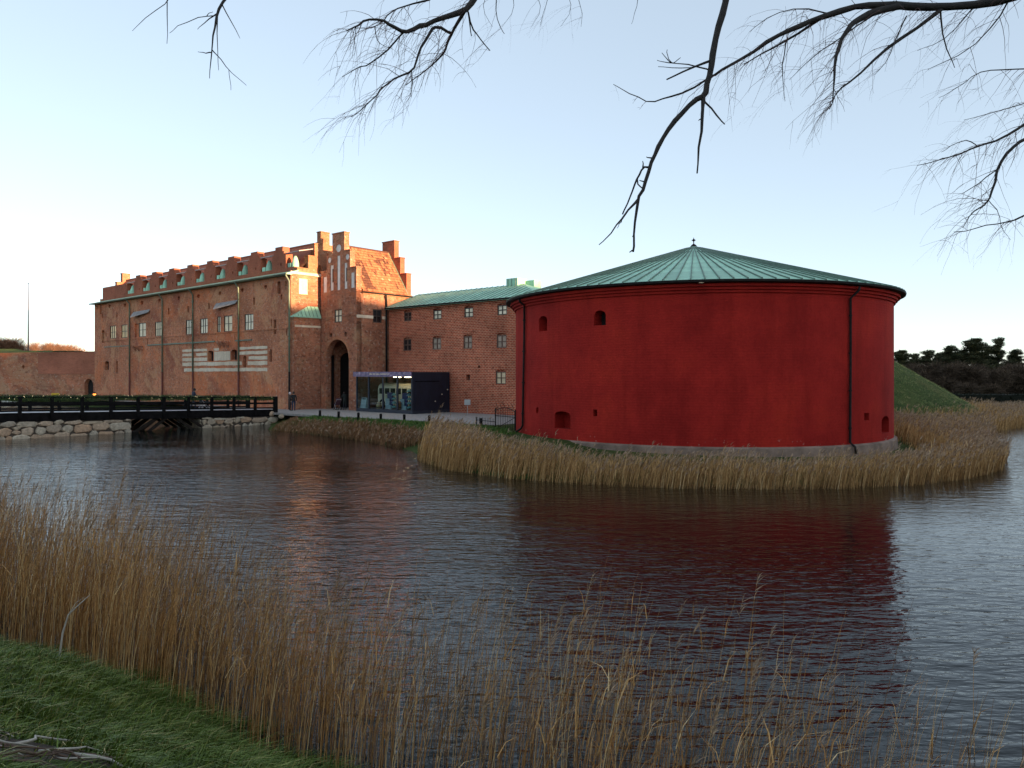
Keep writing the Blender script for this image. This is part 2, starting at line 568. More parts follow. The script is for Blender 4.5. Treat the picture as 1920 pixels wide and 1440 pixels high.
def window(T, parent, mapf, r, cols, rows, glass, frame, depth=0.16, fw=0.09, mw=0.05, sill=None, name='window'):
    """frame with muntins and one pane per light, set back in its opening"""
    x0, x1, z0, z1 = r
    def bx(mb, a, b, c, d, d0, d1):
        p = [mapf(x, z, dd) for dd in (d0, d1) for z in (c, d) for x in (a, b)]
        mb.add(p, [(0, 1, 3, 2), (4, 6, 7, 5), (0, 4, 5, 1), (2, 3, 7, 6), (0, 2, 6, 4), (1, 5, 7, 3)])
    mb = MB()
    bx(mb, x0, x0 + fw, z0, z1, depth, depth + 0.12); bx(mb, x1 - fw, x1, z0, z1, depth, depth + 0.12)
    bx(mb, x0 + fw, x1 - fw, z0, z0 + fw, depth, depth + 0.12); bx(mb, x0 + fw, x1 - fw, z1 - fw, z1, depth, depth + 0.12)
    w = T.part(name, mb, frame, parent)
    ix0, ix1, iz0, iz1 = x0 + fw, x1 - fw, z0 + fw, z1 - fw
    for i in range(1, cols):
        x = ix0 + (ix1 - ix0) * i / cols
        mb = MB(); bx(mb, x - mw / 2, x + mw / 2, iz0, iz1, depth + 0.01, depth + 0.1)
        T.part('muntin', mb, frame, w)
    for j in range(1, rows):
        z = iz0 + (iz1 - iz0) * j / rows
        mb = MB(); bx(mb, ix0, ix1, z - mw / 2, z + mw / 2, depth + 0.013, depth + 0.103)
        T.part('muntin', mb, frame, w)
    for i in range(cols):
        for j in range(rows):
            xa, xb = ix0 + (ix1 - ix0) * i / cols, ix0 + (ix1 - ix0) * (i + 1) / cols
            za, zb = iz0 + (iz1 - iz0) * j / rows, iz0 + (iz1 - iz0) * (j + 1) / rows
            mb = MB(); bx(mb, xa, xb, za, zb, depth + 0.06, depth + 0.075)
            T.part('pane', mb, glass, w)
    if sill:
        mb = MB(); bx(mb, x0 - 0.06, x1 + 0.06, z0 - 0.1, z0 - 0.003, -0.07, 0.2)
        T.part('sill', mb, sill, w)
    return w

def ribbons(name, mat, P0, P1, P2, w, tint, parent=None, label=None, kind='stuff', o=(0, 0, 0), face=None):
    """flat bent blades: base, middle, tip arrays; w = half width; tint per blade"""
    n = len(P0)
    if face is None:
        ang = RNG.uniform(0, 2 * pi, n)
        S = np.stack([np.cos(ang), np.sin(ang), np.zeros(n)], 1)
    else:
        S = face
    w = np.asarray(w).reshape(-1, 1) * np.ones((n, 1))
    V = np.empty((n, 5, 3))
    V[:, 0] = P0 - S * w; V[:, 1] = P0 + S * w
    V[:, 2] = P1 - S * w * 0.8; V[:, 3] = P1 + S * w * 0.8
    V[:, 4] = P2
    V = V.reshape(-1, 3) - np.array(o)
    base = np.arange(n) * 5
    F = np.stack([base, base + 1, base + 3, base, base + 3, base + 2, base + 2, base + 3, base + 4], 1).reshape(-1)
    return raw_mesh(name, V, F.reshape(-1, 3), mat, np.repeat(tint, 5), parent, label, kind, o)
def raw_mesh(name, V, F, mat, tint=None, parent=None, label=None, kind=None, o=(0, 0, 0), make=True):
    me = bpy.data.meshes.new(name)
    k = F.shape[1]
    me.vertices.add(len(V)); me.vertices.foreach_set('co', V.astype(np.float32).ravel())
    me.loops.add(F.size); me.loops.foreach_set('vertex_index', F.astype(np.int32).ravel())
    me.polygons.add(len(F)); me.polygons.foreach_set('loop_start', np.arange(0, F.size, k, dtype=np.int32))
    try:
        me.polygons.foreach_set('loop_total', np.full(len(F), k, dtype=np.int32))
    except Exception:
        pass
    me.update(calc_edges=True)
    me.materials.append(mat)
    if tint is not None:
        at = me.attributes.new('tint', 'FLOAT', 'POINT')
        at.data.foreach_set('value', tint.astype(np.float32))
    if not make:
        return me
    ob = link(name, me, parent)
    if parent is None:
        ob.location = o
    return tag(ob, label, None, None, kind)
def tint_mat(name, stops, rough=0.7, trans=0.0, spec=0.3):
    t = NT(name)
    a = t.n('ShaderNodeAttribute', attribute_name='tint')
    t.color(t.ramp(a.outputs['Fac'], stops))
    t.set(Roughness=rough)
    t.p.inputs['Specular IOR Level'].default_value = spec
    return t.m

# ================================================================== TERRAIN AND WATER
SHORE_PX = [(500, 806), (560, 811), (620, 818), (700, 829), (770, 846), (800, 866), (850, 882), (960, 897), (1100, 907), (1250, 914),
            (1400, 917), (1550, 916), (1700, 909), (1800, 897), (1862, 882), (1874, 862), (1864, 838), (1848, 820), (1880, 809), (1920, 803), (1990, 797)]
SHORE = [at_z(*p) for p in SHORE_PX]
c0 = cw(-400, 38); c1 = cw(-63.6, 38); c2 = cw(-63.6, 35.6); c3 = cw(-58.4, 35.6)
LAND1 = [(-2500, 900), (c0.x, c0.y), (c1.x, c1.y), (c2.x, c2.y), (c3.x, c3.y)] + SHORE + [(76, 68), (76, -600), (2500, -600), (2500, 2500), (-2500, 2500)]
def bank_y(x, off=6.1):
    return (off - 0.524 * x) / 0.852
LAND2 = [(x, bank_y(x) + 0.35 * sin(x * 0.9) + 0.2 * sin(x * 2.3)) for x in list(np.arange(-60, 20, 1.0)) + [30, 50, 80]]
LAND2 = [(-400, bank_y(-400))] + LAND2 + [(80, -600), (-400, -600)]
def poly_sd(P, poly):
    """signed distance, positive inside"""
    P = np.asarray(P, float); Q = np.asarray(poly, float)
    best = np.full(len(P), 1e18); inside = np.zeros(len(P), bool)
    for i in range(len(Q)):
        a, b = Q[i], Q[(i + 1) % len(Q)]
        ab = b - a
        t = np.clip(((P - a) @ ab) / max(ab @ ab, 1e-9), 0, 1)
        d = P - (a + t[:, None] * ab)
        best = np.minimum(best, (d * d).sum(1))
        c = (a[1] > P[:, 1]) != (b[1] > P[:, 1])
        xi = a[0] + (P[:, 1] - a[1]) / (ab[1] if abs(ab[1]) > 1e-9 else 1e-9) * ab[0]
        inside ^= c & (P[:, 0] < xi)
    return np.where(inside, 1, -1) * np.sqrt(best)
def bumpy(X, Y, s=1.0):
    return (np.sin(X * 0.7 * s + 1.3) * np.cos(Y * 0.9 * s) + 0.6 * np.sin(X * 1.9 * s + Y * 1.3 * s) + 0.4 * np.sin(Y * 3.1 * s - X * 2.2 * s)) / 2.0
HILL = (27.5, 78.0)
def ground_z(P):
    P = np.asarray(P, float)
    d1 = poly_sd(P, LAND1); d2 = poly_sd(P, LAND2)
    k = np.clip((P[:, 0] - 0.0) / 4.0, 0, 1)
    slope = 0.26 * (1 - k) + 0.115 * k
    z1 = np.where(d1 > -0.6, np.minimum(-0.18 + slope * (d1 + 0.6), 1.0), -0.18 + 0.35 * (d1 + 0.6))
    marsh = (P[:, 0] > 24) & (P[:, 0] < 74) & (P[:, 1] < 82)
    z1 = np.where(marsh, np.minimum(z1, 0.12 + 0.88 * np.clip((28 - P[:, 0]) / 4, 0, 1)), z1)
    r = np.hypot(P[:, 0] - HILL[0], (P[:, 1] - HILL[1]) * 0.9)
    hill = 0.1 + 0.66 * (19.5 - r)
    hill = np.where(r < 9.5, 0.1 + 0.66 * 10.0 + 0.1 * (9.5 - r), hill)
    z1 = np.maximum(z1, np.where(r < 19.5, hill + 0.10 * bumpy(P[:, 0] * 2, P[:, 1] * 2), -9))
    z2 = np.where(d2 > 0, np.minimum(0.02 + 0.50 * d2, 2.95), 0.02 + 0.4 * d2)
    z2 = z2 + 0.05 * bumpy(P[:, 0] * 1.6, P[:, 1] * 1.6) * (d2 > 0)
    return np.maximum(np.maximum(z1, z2), -1.6)
gx = np.concatenate([[-2500, -1200, -600, -400, -300, -220], np.arange(-160, -72, 4), np.arange(-72, 62, 0.7), np.arange(62, 160, 4), [220, 300, 600, 1200, 2500]])
gy = np.concatenate([[-600, -200, -60, -30], np.arange(-16, 102, 0.7), np.arange(103, 200, 4), [230, 300, 600, 1200, 2500]])
GX, GY = np.meshgrid(gx, gy)
P = np.stack([GX.ravel(), GY.ravel()], 1)
GZ = ground_z(P)
V = np.column_stack([P, GZ])
nxg = len(gx); nyg = len(gy)
ii = (np.arange(nyg - 1)[:, None] * nxg + np.arange(nxg - 1)[None, :]).ravel()
F = np.stack([ii, ii + 1, ii + nxg + 1, ii + nxg], 1)
t = NT('turf')
v = t.coord()
n1 = t.noise(v, 0.25, 6, 0.65); n2 = t.noise(v, 3.0, 6, 0.7); n3 = t.noise(v, 14.0, 4, 0.7)
col = t.ramp(n1, [(0.3, (0.035, 0.060, 0.016)), (0.55, (0.060, 0.085, 0.024)), (0.75, (0.10, 0.095, 0.035))])
col = t.mix(0.8, col, t.ramp(n2, [(0.3, 0.45), (0.7, 1.5)]), 'MULTIPLY')
col = t.mix(t.math('MULTIPLY', t.ramp(n3, [(0.55, 0.0), (0.75, 1.0)]), 0.5), col, (0.10, 0.075, 0.035))
t.color(col); t.set(Roughness=0.95); t.p.inputs['Specular IOR Level'].default_value = 0.1
t.bump(t.math('ADD', n2, n3), 0.9, 0.08)
TURF = t.m
gob = raw_mesh('ground', V, F, TURF, kind='structure')
gob.data.polygons.foreach_set('use_smooth', [True] * len(F))

t = NT('moat_water')
v1 = t.coord(scale=(0.62, 1.5, 1.0), rot=(0, 0, radians(9)))
v2 = t.coord(scale=(0.8, 2.2, 1.0), rot=(0, 0, radians(-16)))
v3 = t.coord(scale=(0.05, 0.09, 1.0))
big = t.noise(v1, 1.5, 2, 0.4, 0.25)
mid = t.noise(v2, 3.0, 2, 0.45, 0.3)
calm = t.ramp(t.noise(v3, 1.0, 3, 0.5), [(0.40, 0.45), (0.56, 1.0)])
v4 = t.coord(scale=(0.9, 1.9, 1.0), rot=(0, 0, radians(4)))
fine = t.noise(v4, 8.0, 3, 0.55, 0.2)
h = t.math('ADD', t.math('MULTIPLY', big, 0.9), t.math('MULTIPLY', mid, 0.6))
h = t.math('ADD', h, t.math('MULTIPLY', fine, 0.13))
h = t.math('MULTIPLY', h, calm)
sxw = t.n('ShaderNodeSeparateXYZ'); t.l(t.coord(), sxw.inputs[0])      # the tower shelters the water before it from the breeze
lee = t.n('ShaderNodeMapRange'); t.l(sxw.outputs[0], lee.inputs[0])
lee.inputs[1].default_value = -3.0; lee.inputs[2].default_value = 5.0; lee.inputs[3].default_value = 1.5; lee.inputs[4].default_value = 0.85
h = t.math('MULTIPLY', h, lee.outputs[0])
t.bump(h, 1.0, 0.052)
t.color((0.003, 0.0055, 0.0050)); t.set(Roughness=0.02, IOR=1.333)
WATER = t.m
mb = MB()
mb.quad((-2500, -600, 0), (2500, -600, 0), (2500, 2500, 0), (-2500, 2500, 0))
single('water', mb, WATER, kind='structure')

mb = MB()       # paved apron before the buildings, 2 cm over the turf
pa = [(-67.5, 36.1), (-58.3, 36.0), (-50, 36.2), (-40, 36.6), (-33.2, 37.0), (-33.2, 46.95), (-67.5, 46.95)]
pc = [cw(a, b, 1.02) for a, b in pa]
pl = [cw(a, b, 0.85) for a, b in pa]
mb.add(pc, [tuple(range(7))])
for i in range(7):
    j = (i + 1) % 7
    mb.quad(pl[i], pl[j], pc[j], pc[i])
single('path', mb, PATHM, kind='structure')
mb = MB()
pc = [cw(a, b, 1.02) for a, b in ((-119, 38.3), (-67.5, 38.3), (-67.5, 40.3), (-119, 40.3))]
mb.add(pc, [(0, 1, 2, 3)])
single('pavement', mb, PATHM, kind='structure')
mb = MB()       # gravel footpath on the near bank
mb.add([(-9, 1.0, 3.02), (-2, -.4, 3.02), (-2, -6, 3.02), (-12, -6, 3.02)], [(0, 1, 2, 3)])
single('footpath', mb, PATHM, kind='structure')

# ================================================================== ROUND TOWER
TC = Vector((11.33, 46.13)); TR = 11.1
TDIR = TC.normalized(); TRT = Vector((TDIR.y, -TDIR.x))
def tmap(x, z, d, R=TR):
    f = x / TR; r = R - d
    p = TC - TDIR * (r * cos(f)) + TRT * (r * sin(f))
    return (p.x, p.y, z)
def tpt(px, py, R=TR):
    lo, hi = -1.33, 1.33
    for _ in range(50):
        m = (lo + hi) / 2
        p = TC - TDIR * (R * cos(m)) + TRT * (R * sin(m))
        if p.x / p.y < (px - 960) / FPX:
            lo = m
        else:
            hi = m
    p = TC - TDIR * (R * cos(lo)) + TRT * (R * sin(lo))
    return lo * TR, EYE - (py - HORIZON) / FPX * p.y
def c8(cx, cy):
    return 940 + cx / 2.4615, 430 + cy / 2.4615
def trect(x0, x1, y0, y1):
    a0, _ = tpt(*c8(x0, y0)); a1, _ = tpt(*c8(x1, y0))
    xm = (x0 + x1) / 2
    _, z1 = tpt(*c8(xm, y0)); _, z0 = tpt(*c8(xm, y1))
    return (a0, a1, z0, z1)
T = Thing('round_tower', 'squat red limewashed round tower with a green conical copper roof', 'tower', (TC.x, TC.y, 0.4), castle=False)
holes = [dict(r=trect(174, 211, 400, 470), s='arch', rise=0.22), dict(r=trect(428, 482, 374, 443), s='arch', rise=0.25),
         dict(r=trect(246, 319, 840, 920), s='arch', rise=0.22), dict(r=trect(160, 171, 822, 848)), dict(r=trect(424, 442, 832, 863)),
         dict(r=trect(1675, 1697, 848, 882)), dict(r=trect(1755, 1789, 862, 940), s='arch', rise=0.28)]
mb = MB()
rwall(mb, [(-pi * TR, pi * TR, 0.95, 8.45)], holes, tmap, 0.75, step=0.35)
body = T.part('wall', mb, RED)
for i, h in enumerate(holes):
    x0, x1, z0, z1 = h['r']
    mb = MB(); mb.quad(tmap(x0 - .1, z0 - .1, 0.7), tmap(x1 + .1, z0 - .1, 0.7), tmap(x1 + .1, z1 + .1, 0.7), tmap(x0 - .1, z1 + .1, 0.7))
    e = T.part('embrasure', mb, RED if i in (0, 2) else DARK)
    if i in (0, 1, 2, 6):
        w = x1 - x0
        mb = MB()
        q = [(x0 + w * 0.55, z0 + 0.1), (x1 - 0.04, z0 + 0.1), (x1 - 0.04, z1 - 0.25), (x0 + w * 0.55, z1 - 0.25)]
        mb.add([tmap(x, z, dd) for dd in (0.60, 0.66) for x, z in q], [(0, 1, 2, 3), (4, 7, 6, 5), (0, 4, 5, 1), (1, 5, 6, 2), (2, 6, 7, 3), (3, 7, 4, 0)])
        T.part('shutter', mb, PALE if i == 1 else BLACKP, e)
c = (TC.x, TC.y)
mb = MB()
mb.lathe([(TR - .05, 0.2), (TR + .22, 0.2), (TR + .20, 0.55), (TR + .17, 0.93), (TR + .02, 1.0), (TR - .05, 1.0)], 120, c)
T.part('plinth', mb, PLINTH, smooth=False)
for i, (zz, o) in enumerate(((8.34, 0.09), (8.48, 0.20), (8.62, 0.33))):
    mb = MB(); mb.lathe([(TR - .02, zz), (TR + o, zz), (TR + o + .01, zz + 0.137), (TR - .02, zz + 0.137)], 160, c)
    T.part('cornice_ring', mb, RED)
mb = MB(); mb.lathe([(TR + .2, 8.765), (TR + .50, 8.775), (TR + .60, 8.80), (TR + .62, 8.89), (TR + .52, 8.93), (TR + .2, 8.93)], 160, c)
T.part('gutter', mb, DARKPIPE)
APEX = 12.38; RE = TR + 0.60; ZE = 8.90
mb = MB(); mb.lathe([(RE - .1, ZE - 0.04), (0.6, APEX - .24), (0.3, APEX - 0.02), (0.05, APEX + 0.02)], 64, c)
roof = T.part('roof', mb, COPPER)
NP = 112
th = 2 * pi / NP
def cone_z(r):
    return ZE + (APEX - 0.15 - ZE) * (RE - r) / (RE - 0.55)
pm = MB()
rs = [RE, 8.6, 5.4, 2.6, 0.55]
for q in range(4):
    for k in range(1):
        a, b = rs[q], rs[q + 1]
        pm.quad((a * cos(-th / 2), a * sin(-th / 2), cone_z(a) + .012), (a * cos(th / 2), a * sin(th / 2), cone_z(a) + .012),
                (b * cos(th / 2), b * sin(th / 2), cone_z(b) + .03), (b * cos(-th / 2), b * sin(-th / 2), cone_z(b) + .03))
def seam(rout, rin):
    n = 5
    for i in range(n):
        a = rout + (rin - rout) * i / n; b = rout + (rin - rout) * (i + 1) / n
        u = Vector((cos(th / 2), sin(th / 2), 0)); s = Vector((-sin(th / 2), cos(th / 2), 0)) * 0.022
        p0 = u * a + Vector((0, 0, cone_z(a) + .0)); p1 = u * b + Vector((0, 0, cone_z(b) + .0))
        z = Vector((0, 0, 0.075))
        pm.add([p0 - s, p0 + s, p1 + s, p1 - s, p0 - s + z, p0 + s + z, p1 + s + z, p1 - s + z],
               [(4, 5, 6, 7), (0, 4, 7, 3), (1, 2, 6, 5), (0, 1, 5, 4)], 1)
seam(RE, 2.2)
pmesh_a = pm.mesh('roof_panel', [COPPER, SEAM])
seam(2.2, 0.6)
pmesh_b = pm.mesh('roof_panel', [COPPER, SEAM])
for i in range(NP):
    ob = link('roof_panel', pmesh_b if i % 2 == 0 else pmesh_a, roof)
    ob.location = (0, 0, -0.4)
    ob.rotation_euler = (0, 0, i * th)
mb = MB(); mb.lathe([(0.0, APEX + .62), (0.03, APEX + .5), (0.12, APEX + .42), (0.03, APEX + .34), (0.03, APEX + .2), (0.14, APEX + .12), (0.26, APEX - 0.03), (0.34, APEX - 0.15)], 12, c)
fin = T.part('finial', mb, DARKPIPE, smooth=True)
mb = MB(); mb.bar((c[0] - .14, c[1], APEX + .42), (c[0] + .14, c[1], APEX + .42), .03, .03)
T.part('finial_arm', mb, DARKPIPE, fin)
def tower_pipe(pxs, out):
    pts = []
    for (cx, cy, o) in pxs:
        x, z = tpt(*c8(cx, cy), R=TR + o)
        pts.append(tmap(x, z, -o))
    mb = MB(); mb.tube(pts, 0.062, 8)
    p = T.part('downpipe', mb, DARKPIPE, smooth=True)
    a, b = Vector(pts[-3]), Vector(pts[2])
    for f in (0.12, 0.38, 0.64, 0.9):
        q = b.lerp(a, f)
        mb = MB(); mb.tube([q - Vector((0, 0, .04)), q + Vector((0, 0, .04))], 0.085, 8)
        T.part('pipe_clip', mb, DARKPIPE, p)
tower_pipe([(82, 318, .5), (86, 335, .45), (106, 352, .1), (105, 500, .1), (98, 905, .1), (92, 918, .12), (70, 934, .25)], 0)
tower_pipe([(1655, 262, .5), (1650, 282, .45), (1612, 318, .1), (1612, 600, .1), (1610, 984, .1), (1632, 1004, .30), (1637, 1036, .33)], 0)
# bird droppings and lime flakes low on the wall, lamp bracket under the eave
x, z = tpt(*c8(920, 243), R=TR + .4)
mb = MB(); p = Vector(tmap(x, z, -0.42)); mb.box(p.x - .1, p.x + .12, p.y - .12, p.y + .05, p.z - .06, p.z + .05); mb.bar(p + Vector((0, .05, 0)), p + Vector((0, .5, 0.1)), .04, .04)
T.part('lamp_bracket', mb, WHITEP)

# ================================================================== PALACE (long four-storey range)
PB = 40.1; PA1 = -62.28; PA0 = -110.2
EAVE = 14.1
def c1(cx, cy):
    return 160 + cx / 4.8, 420 + cy / 4.8
def c6(cx, cy):
    return 200 + cx / 5.333, 640 + cy / 5.333
def brect(cf, x0, x1, y0, y1, b):
    a0, _ = on_b(*cf(x0, y0), b); a1, _ = on_b(*cf(x1, y0), b)
    xm = (x0 + x1) / 2
    _, z1 = on_b(*cf(xm, y0), b); _, z0 = on_b(*cf(xm, y1), b)
    return (a0, a1, z0, z1)
def arect(cf, x0, x1, y0, y1, a):
    b0, _ = on_a(*cf(x0, y0), a); b1, _ = on_a(*cf(x1, y0), a)
    xm = (x0 + x1) / 2
    _, z1 = on_a(*cf(xm, y0), a); _, z0 = on_a(*cf(xm, y1), a)
    return (b0, b1, z0, z1)
T = Thing('palace', 'long weathered brick palace range with stepped gables and toothed attic', 'castle', (PA1, PB, 1.0))
win = [(222, 275, 915, 1030, 3, 2, WARMP), (325, 378, 905, 1025, 3, 2, WARMP), (480, 545, 890, 1015, 2, 2, TAN), (627, 688, 880, 1010, 3, 2, TAN),
       (905, 970, 862, 995, 3, 2, PALE), (1033, 1100, 850, 985, 3, 2, PALE), (1187, 1217, 832, 975, 2, 2, PALE), (1247, 1322, 825, 968, 2, 2, TAN), (1433, 1512, 810, 955, 3, 2, PALE)]
slots = [(130, 146, 725, 815), (99, 112, 732, 770), (148, 172, 955, 1070), (182, 190, 975, 1015), (174, 212, 1235, 1312), (275, 293, 1232, 1345),
         (277, 290, 795, 835), (428, 437, 780, 815), (742, 756, 755, 815), (917, 932, 735, 795), (1105, 1120, 710, 765), (1300, 1313, 690, 722),
         (1508, 1527, 660, 730), (1727, 1757, 515, 630), (1797, 1813, 512, 560), (1760, 1773, 630, 680), (1668, 1679, 850, 920), (1692, 1718, 858, 990),
         (1102, 1152, 1140, 1235), (1312, 1365, 1130, 1222), (1420, 1447, 1185, 1290), (1655, 1680, 1125, 1240), (555, 563, 1035, 1095), (1342, 1349, 985, 1055), (150, 160, 805, 845)]
rounds = [(218, 740, 15), (358, 730, 15), (510, 710, 16), (667, 692, 16), (840, 668, 16), (1018, 650, 17), (1212, 625, 17), (1413, 597, 18), (1623, 567, 18)]
niches = [(445, 475, 897, 1020), (1806, 1826, 927, 1005)]
holes = []; W = []
for w in win:
    r = brect(c1, w[0], w[1], w[2], w[3], PB); W.append(r); holes.append(dict(r=r))
SL = [brect(c1, *s, PB) for s in slots]
RO = [brect(c1, x - r * 0.8, x + r * 0.8, y - r * 1.1, y + r * 1.1, PB) for x, y, r in rounds]
NI = [brect(c1, *s, PB) for s in niches]
holes += [dict(r=r, s='arch', rise=min(0.2, (r[1] - r[0]) / 2)) for r in SL] + [dict(r=r, s='oval') for r in RO] + [dict(r=r) for r in NI]
mb = MB()
rwall(mb, [(PA0, PA1, 0.8, EAVE)], holes, front(PB), 0.45)
mb.quad((PA0, PB + 8.0, .8), (PA0, PB, .8), (PA0, PB, EAVE), (PA0, PB + 8.0, EAVE))
mb.quad((PA1, PB + 8.0, .8), (PA0, PB + 8.0, .8), (PA0, PB + 8.0, EAVE), (PA1, PB + 8.0, EAVE))
T.part('wall', mb, OLD)
for r, w in zip(W, win):
    window(T, None, front(PB), r, w[4], w[5], w[6], FRAME, depth=0.03, fw=0.07, mw=0.055, sill=None)
for r in SL:
    mb = MB(); mb.quad((r[0] - .1, PB + .44, r[2] - .1), (r[1] + .1, PB + .44, r[2] - .1), (r[1] + .1, PB + .44, r[3] + .1), (r[0] - .1, PB + .44, r[3] + .1))
    T.part('loophole', mb, DARK)
for r in RO:
    mb = MB(); mb.quad((r[0] - .1, PB + .25, r[2] - .1), (r[1] + .1, PB + .25, r[2] - .1), (r[1] + .1, PB + .25, r[3] + .1), (r[0] - .1, PB + .25, r[3] + .1))
    T.part('round_blind_opening', mb, OLD)
for i, r in enumerate(NI):
    mb = MB(); mb.quad((r[0] - .05, PB + .18, r[2] - .05), (r[1] + .05, PB + .18, r[2] - .05), (r[1] + .05, PB + .18, r[3] + .05), (r[0] - .05, PB + .18, r[3] + .05))
    T.part('blind_niche', mb, OLD if i == 0 else WHITEP)
# white limewashed bands between the lower openings
bands = [(875, 1098, 1130, 1152), (1157, 1205, 1130, 1152, 875), (1372, 1640, 1130, 1152, 875), (875, 968, 1168, 1192), (1000, 1098, 1168, 1192, 875),
         (1160, 1306, 1160, 1236, 875), (1382, 1640, 1168, 1192, 875), (875, 1098, 1208, 1235), (1472, 1640, 1208, 1235, 875), (875, 1410, 1248, 1278), (1462, 1640, 1248, 1278, 875),
         (890, 1640, 1300, 1328)]
for bd in bands:
    a0, _ = on_b(*c1(bd[0], 1200), PB); a1, _ = on_b(*c1(bd[1], 1200), PB)
    _, z1 = on_b(*c1(875, bd[2]), PB); _, z0 = on_b(*c1(875, bd[3]), PB)
    cuts = [s for s in SL if s[0] < a1 and s[1] > a0 and s[2] < z1 and s[3] > z0]
    segs = [(a0, a1)]
    for s in cuts:
        segs = [q for (x, y) in segs for q in ((x, min(y, s[0] - .12)), (max(x, s[1] + .12), y)) if q[1] - q[0] > 0.1]
    for x, y in segs:
        mb = MB()
        n = max(2, int((y - x) / 0.5))
        top = [(x + (y - x) * i / n, z1 + random.uniform(-.03, .03)) for i in range(n + 1)]
        bot = [(x + (y - x) * i / n, z0 + random.uniform(-.03, .03)) for i in range(n + 1)]
        for i in range(n):
            mb.quad((bot[i][0], PB - .025, bot[i][1]), (bot[i + 1][0], PB - .025, bot[i + 1][1]), (top[i + 1][0], PB - .025, top[i + 1][1]), (top[i][0], PB - .025, top[i][1]))
            mb.quad((bot[i][0], PB + .02, bot[i][1]), (bot[i + 1][0], PB + .02, bot[i + 1][1]), (bot[i + 1][0], PB - .025, bot[i + 1][1]), (bot[i][0], PB - .025, bot[i][1]))
            mb.quad((top[i][0], PB - .025, top[i][1]), (top[i + 1][0], PB - .025, top[i + 1][1]), (top[i + 1][0], PB + .02, top[i + 1][1]), (top[i][0], PB + .02, top[i][1]))
        T.part('limewash_band', mb, WHITEP)
# string course, copper ledges, corbels
def ledge(x0, y0, x1, y1, h, proj, mat, name):
    a0, z0 = on_b(*c1(x0, y0), PB); a1, z1 = on_b(*c1(x1, y1), PB)
    z = (z0 + z1) / 2
    mb = MB()
    mb.box(a0, a1, PB - proj, PB - .002, z - h / 2, z + h / 2)
    T.part(name, mb, mat)
ledge(165, 1047, 1835, 945, 0.10, 0.07, OLD, 'string_course')
ledge(168, 1106, 392, 1098, 0.11, 0.06, COPPERD, 'copper_ledge')
ledge(562, 1088, 1168, 1060, 0.15, 0.10, COPPERD, 'copper_ledge')
ledge(1352, 1052, 1500, 1040, 0.13, 0.08, COPPERD, 'copper_ledge')
for xs in ((455, 485, 513), (1215, 1250, 1287)):
    for x in xs:
        a, z = on_b(*c1(x, 1122 if x < 600 else 1085), PB)
        mb = MB()
        mb.add([(a - .12, PB - .003, z - .35), (a + .12, PB - .003, z - .35), (a + .12, PB - .45, z + .2), (a - .12, PB - .45, z + .2), (a - .12, PB - .003, z + .35), (a + .12, PB - .003, z + .35), (a + .12, PB - .45, z + .35), (a - .12, PB - .45, z + .35)],
               [(0, 1, 2, 3), (3, 2, 6, 7), (7, 6, 5, 4), (0, 3, 7, 4), (1, 5, 6, 2)])
        T.part('corbel', mb, GATEB)
# steep little hoods over the bricked-up oriels
for (xa, xb, yt, yb) in ((432, 582, 800, 858), (1175, 1368, 722, 788)):
    a0, zt = on_b(*c1(xa, yt), PB); a1, zt2 = on_b(*c1(xb, yt - 12), PB)
    _, zb = on_b(*c1(xa + 30, yb), PB)
    mb = MB()
    zt = (zt + zt2) / 2 + 0.15
    mb.add([(a0, PB - .01, zt), (a1, PB - .01, zt + .1), (a1 - .1, PB - .2, zt - .22), (a0 + .7, PB - .7, zb + .25), (a0, PB - .01, zt - .12), (a1, PB - .01, zt - .02), (a1 - .1, PB - .2, zt - .30), (a0 + .7, PB - .7, zb + .17)],
           [(0, 3, 2, 1), (4, 5, 6, 7), (0, 4, 7, 3), (3, 7, 6, 2), (2, 6, 5, 1)])
    T.part('hood', mb, plain('grey_slate_lead_%d' % xa, (0.26, 0.25, 0.25), 0.6, 0.3, 2))
# downpipes: copper above, painted iron below
for (x, yt) in ((405, 650), (700, 620), (975, 590), (1387, 530), (1845, 470)):
    a, z = on_b(*c1(x, yt), PB)
    zj = 4.6
    mb = MB(); mb.tube([(a, PB - .55, EAVE - .05), (a, PB - .45, EAVE - .3), (a, PB - .12, EAVE - .75), (a, PB - .12, zj)], 0.085, 8)
    p = T.part('downpipe', mb, COPPERD, smooth=True)
    mb = MB(); mb.tube([(a, PB - .12, zj + .05), (a, PB - .12, 1.05)], 0.095, 8)
    T.part('lower_pipe', mb, REDPIPE if x < 1800 else DARKPIPE, p)
    for zc in (12.6, 10.2, 7.8, 5.5):
        mb = MB(); mb.tube([(a, PB - .12, zc), (a, PB - .12, zc + .12)], 0.12, 8)
        T.part('pipe_clip', mb, COPPERD, p)
# copper pent strip between wall head and attic
AB = PB + .81
mb = MB()
mb.add([(PA0 - .3, PB - .5, EAVE - .02), (PA1 + .15, PB - .5, EAVE - .02), (PA1 + .15, AB + .05, EAVE + .42), (PA0 - .3, AB + .05, EAVE + .42)], [(0, 1, 2, 3)])
mb.quad((PA0 - .3, PB - .5, EAVE - .14), (PA1 + .15, PB - .5, EAVE - .14), (PA1 + .15, PB - .5, EAVE - .02), (PA0 - .3, PB - .5, EAVE - .02))
mb.quad((PA0 - .3, PB - .5, EAVE - .14), (PA0 - .3, PB, EAVE - .14), (PA1 + .15, PB, EAVE - .14), (PA1 + .15, PB - .5, EAVE - .14))
mb.add([(PA1 + .15, PB - .5, EAVE - .14), (PA1 + .15, PB, EAVE - .14), (PA1 + .15, AB, EAVE + .3), (PA1 + .15, AB, EAVE + .42), (PA1 + .15, PB - .5, EAVE - .02)], [(0, 1, 2, 3, 4)])
strip = T.part('eaves_strip', mb, COPPER)
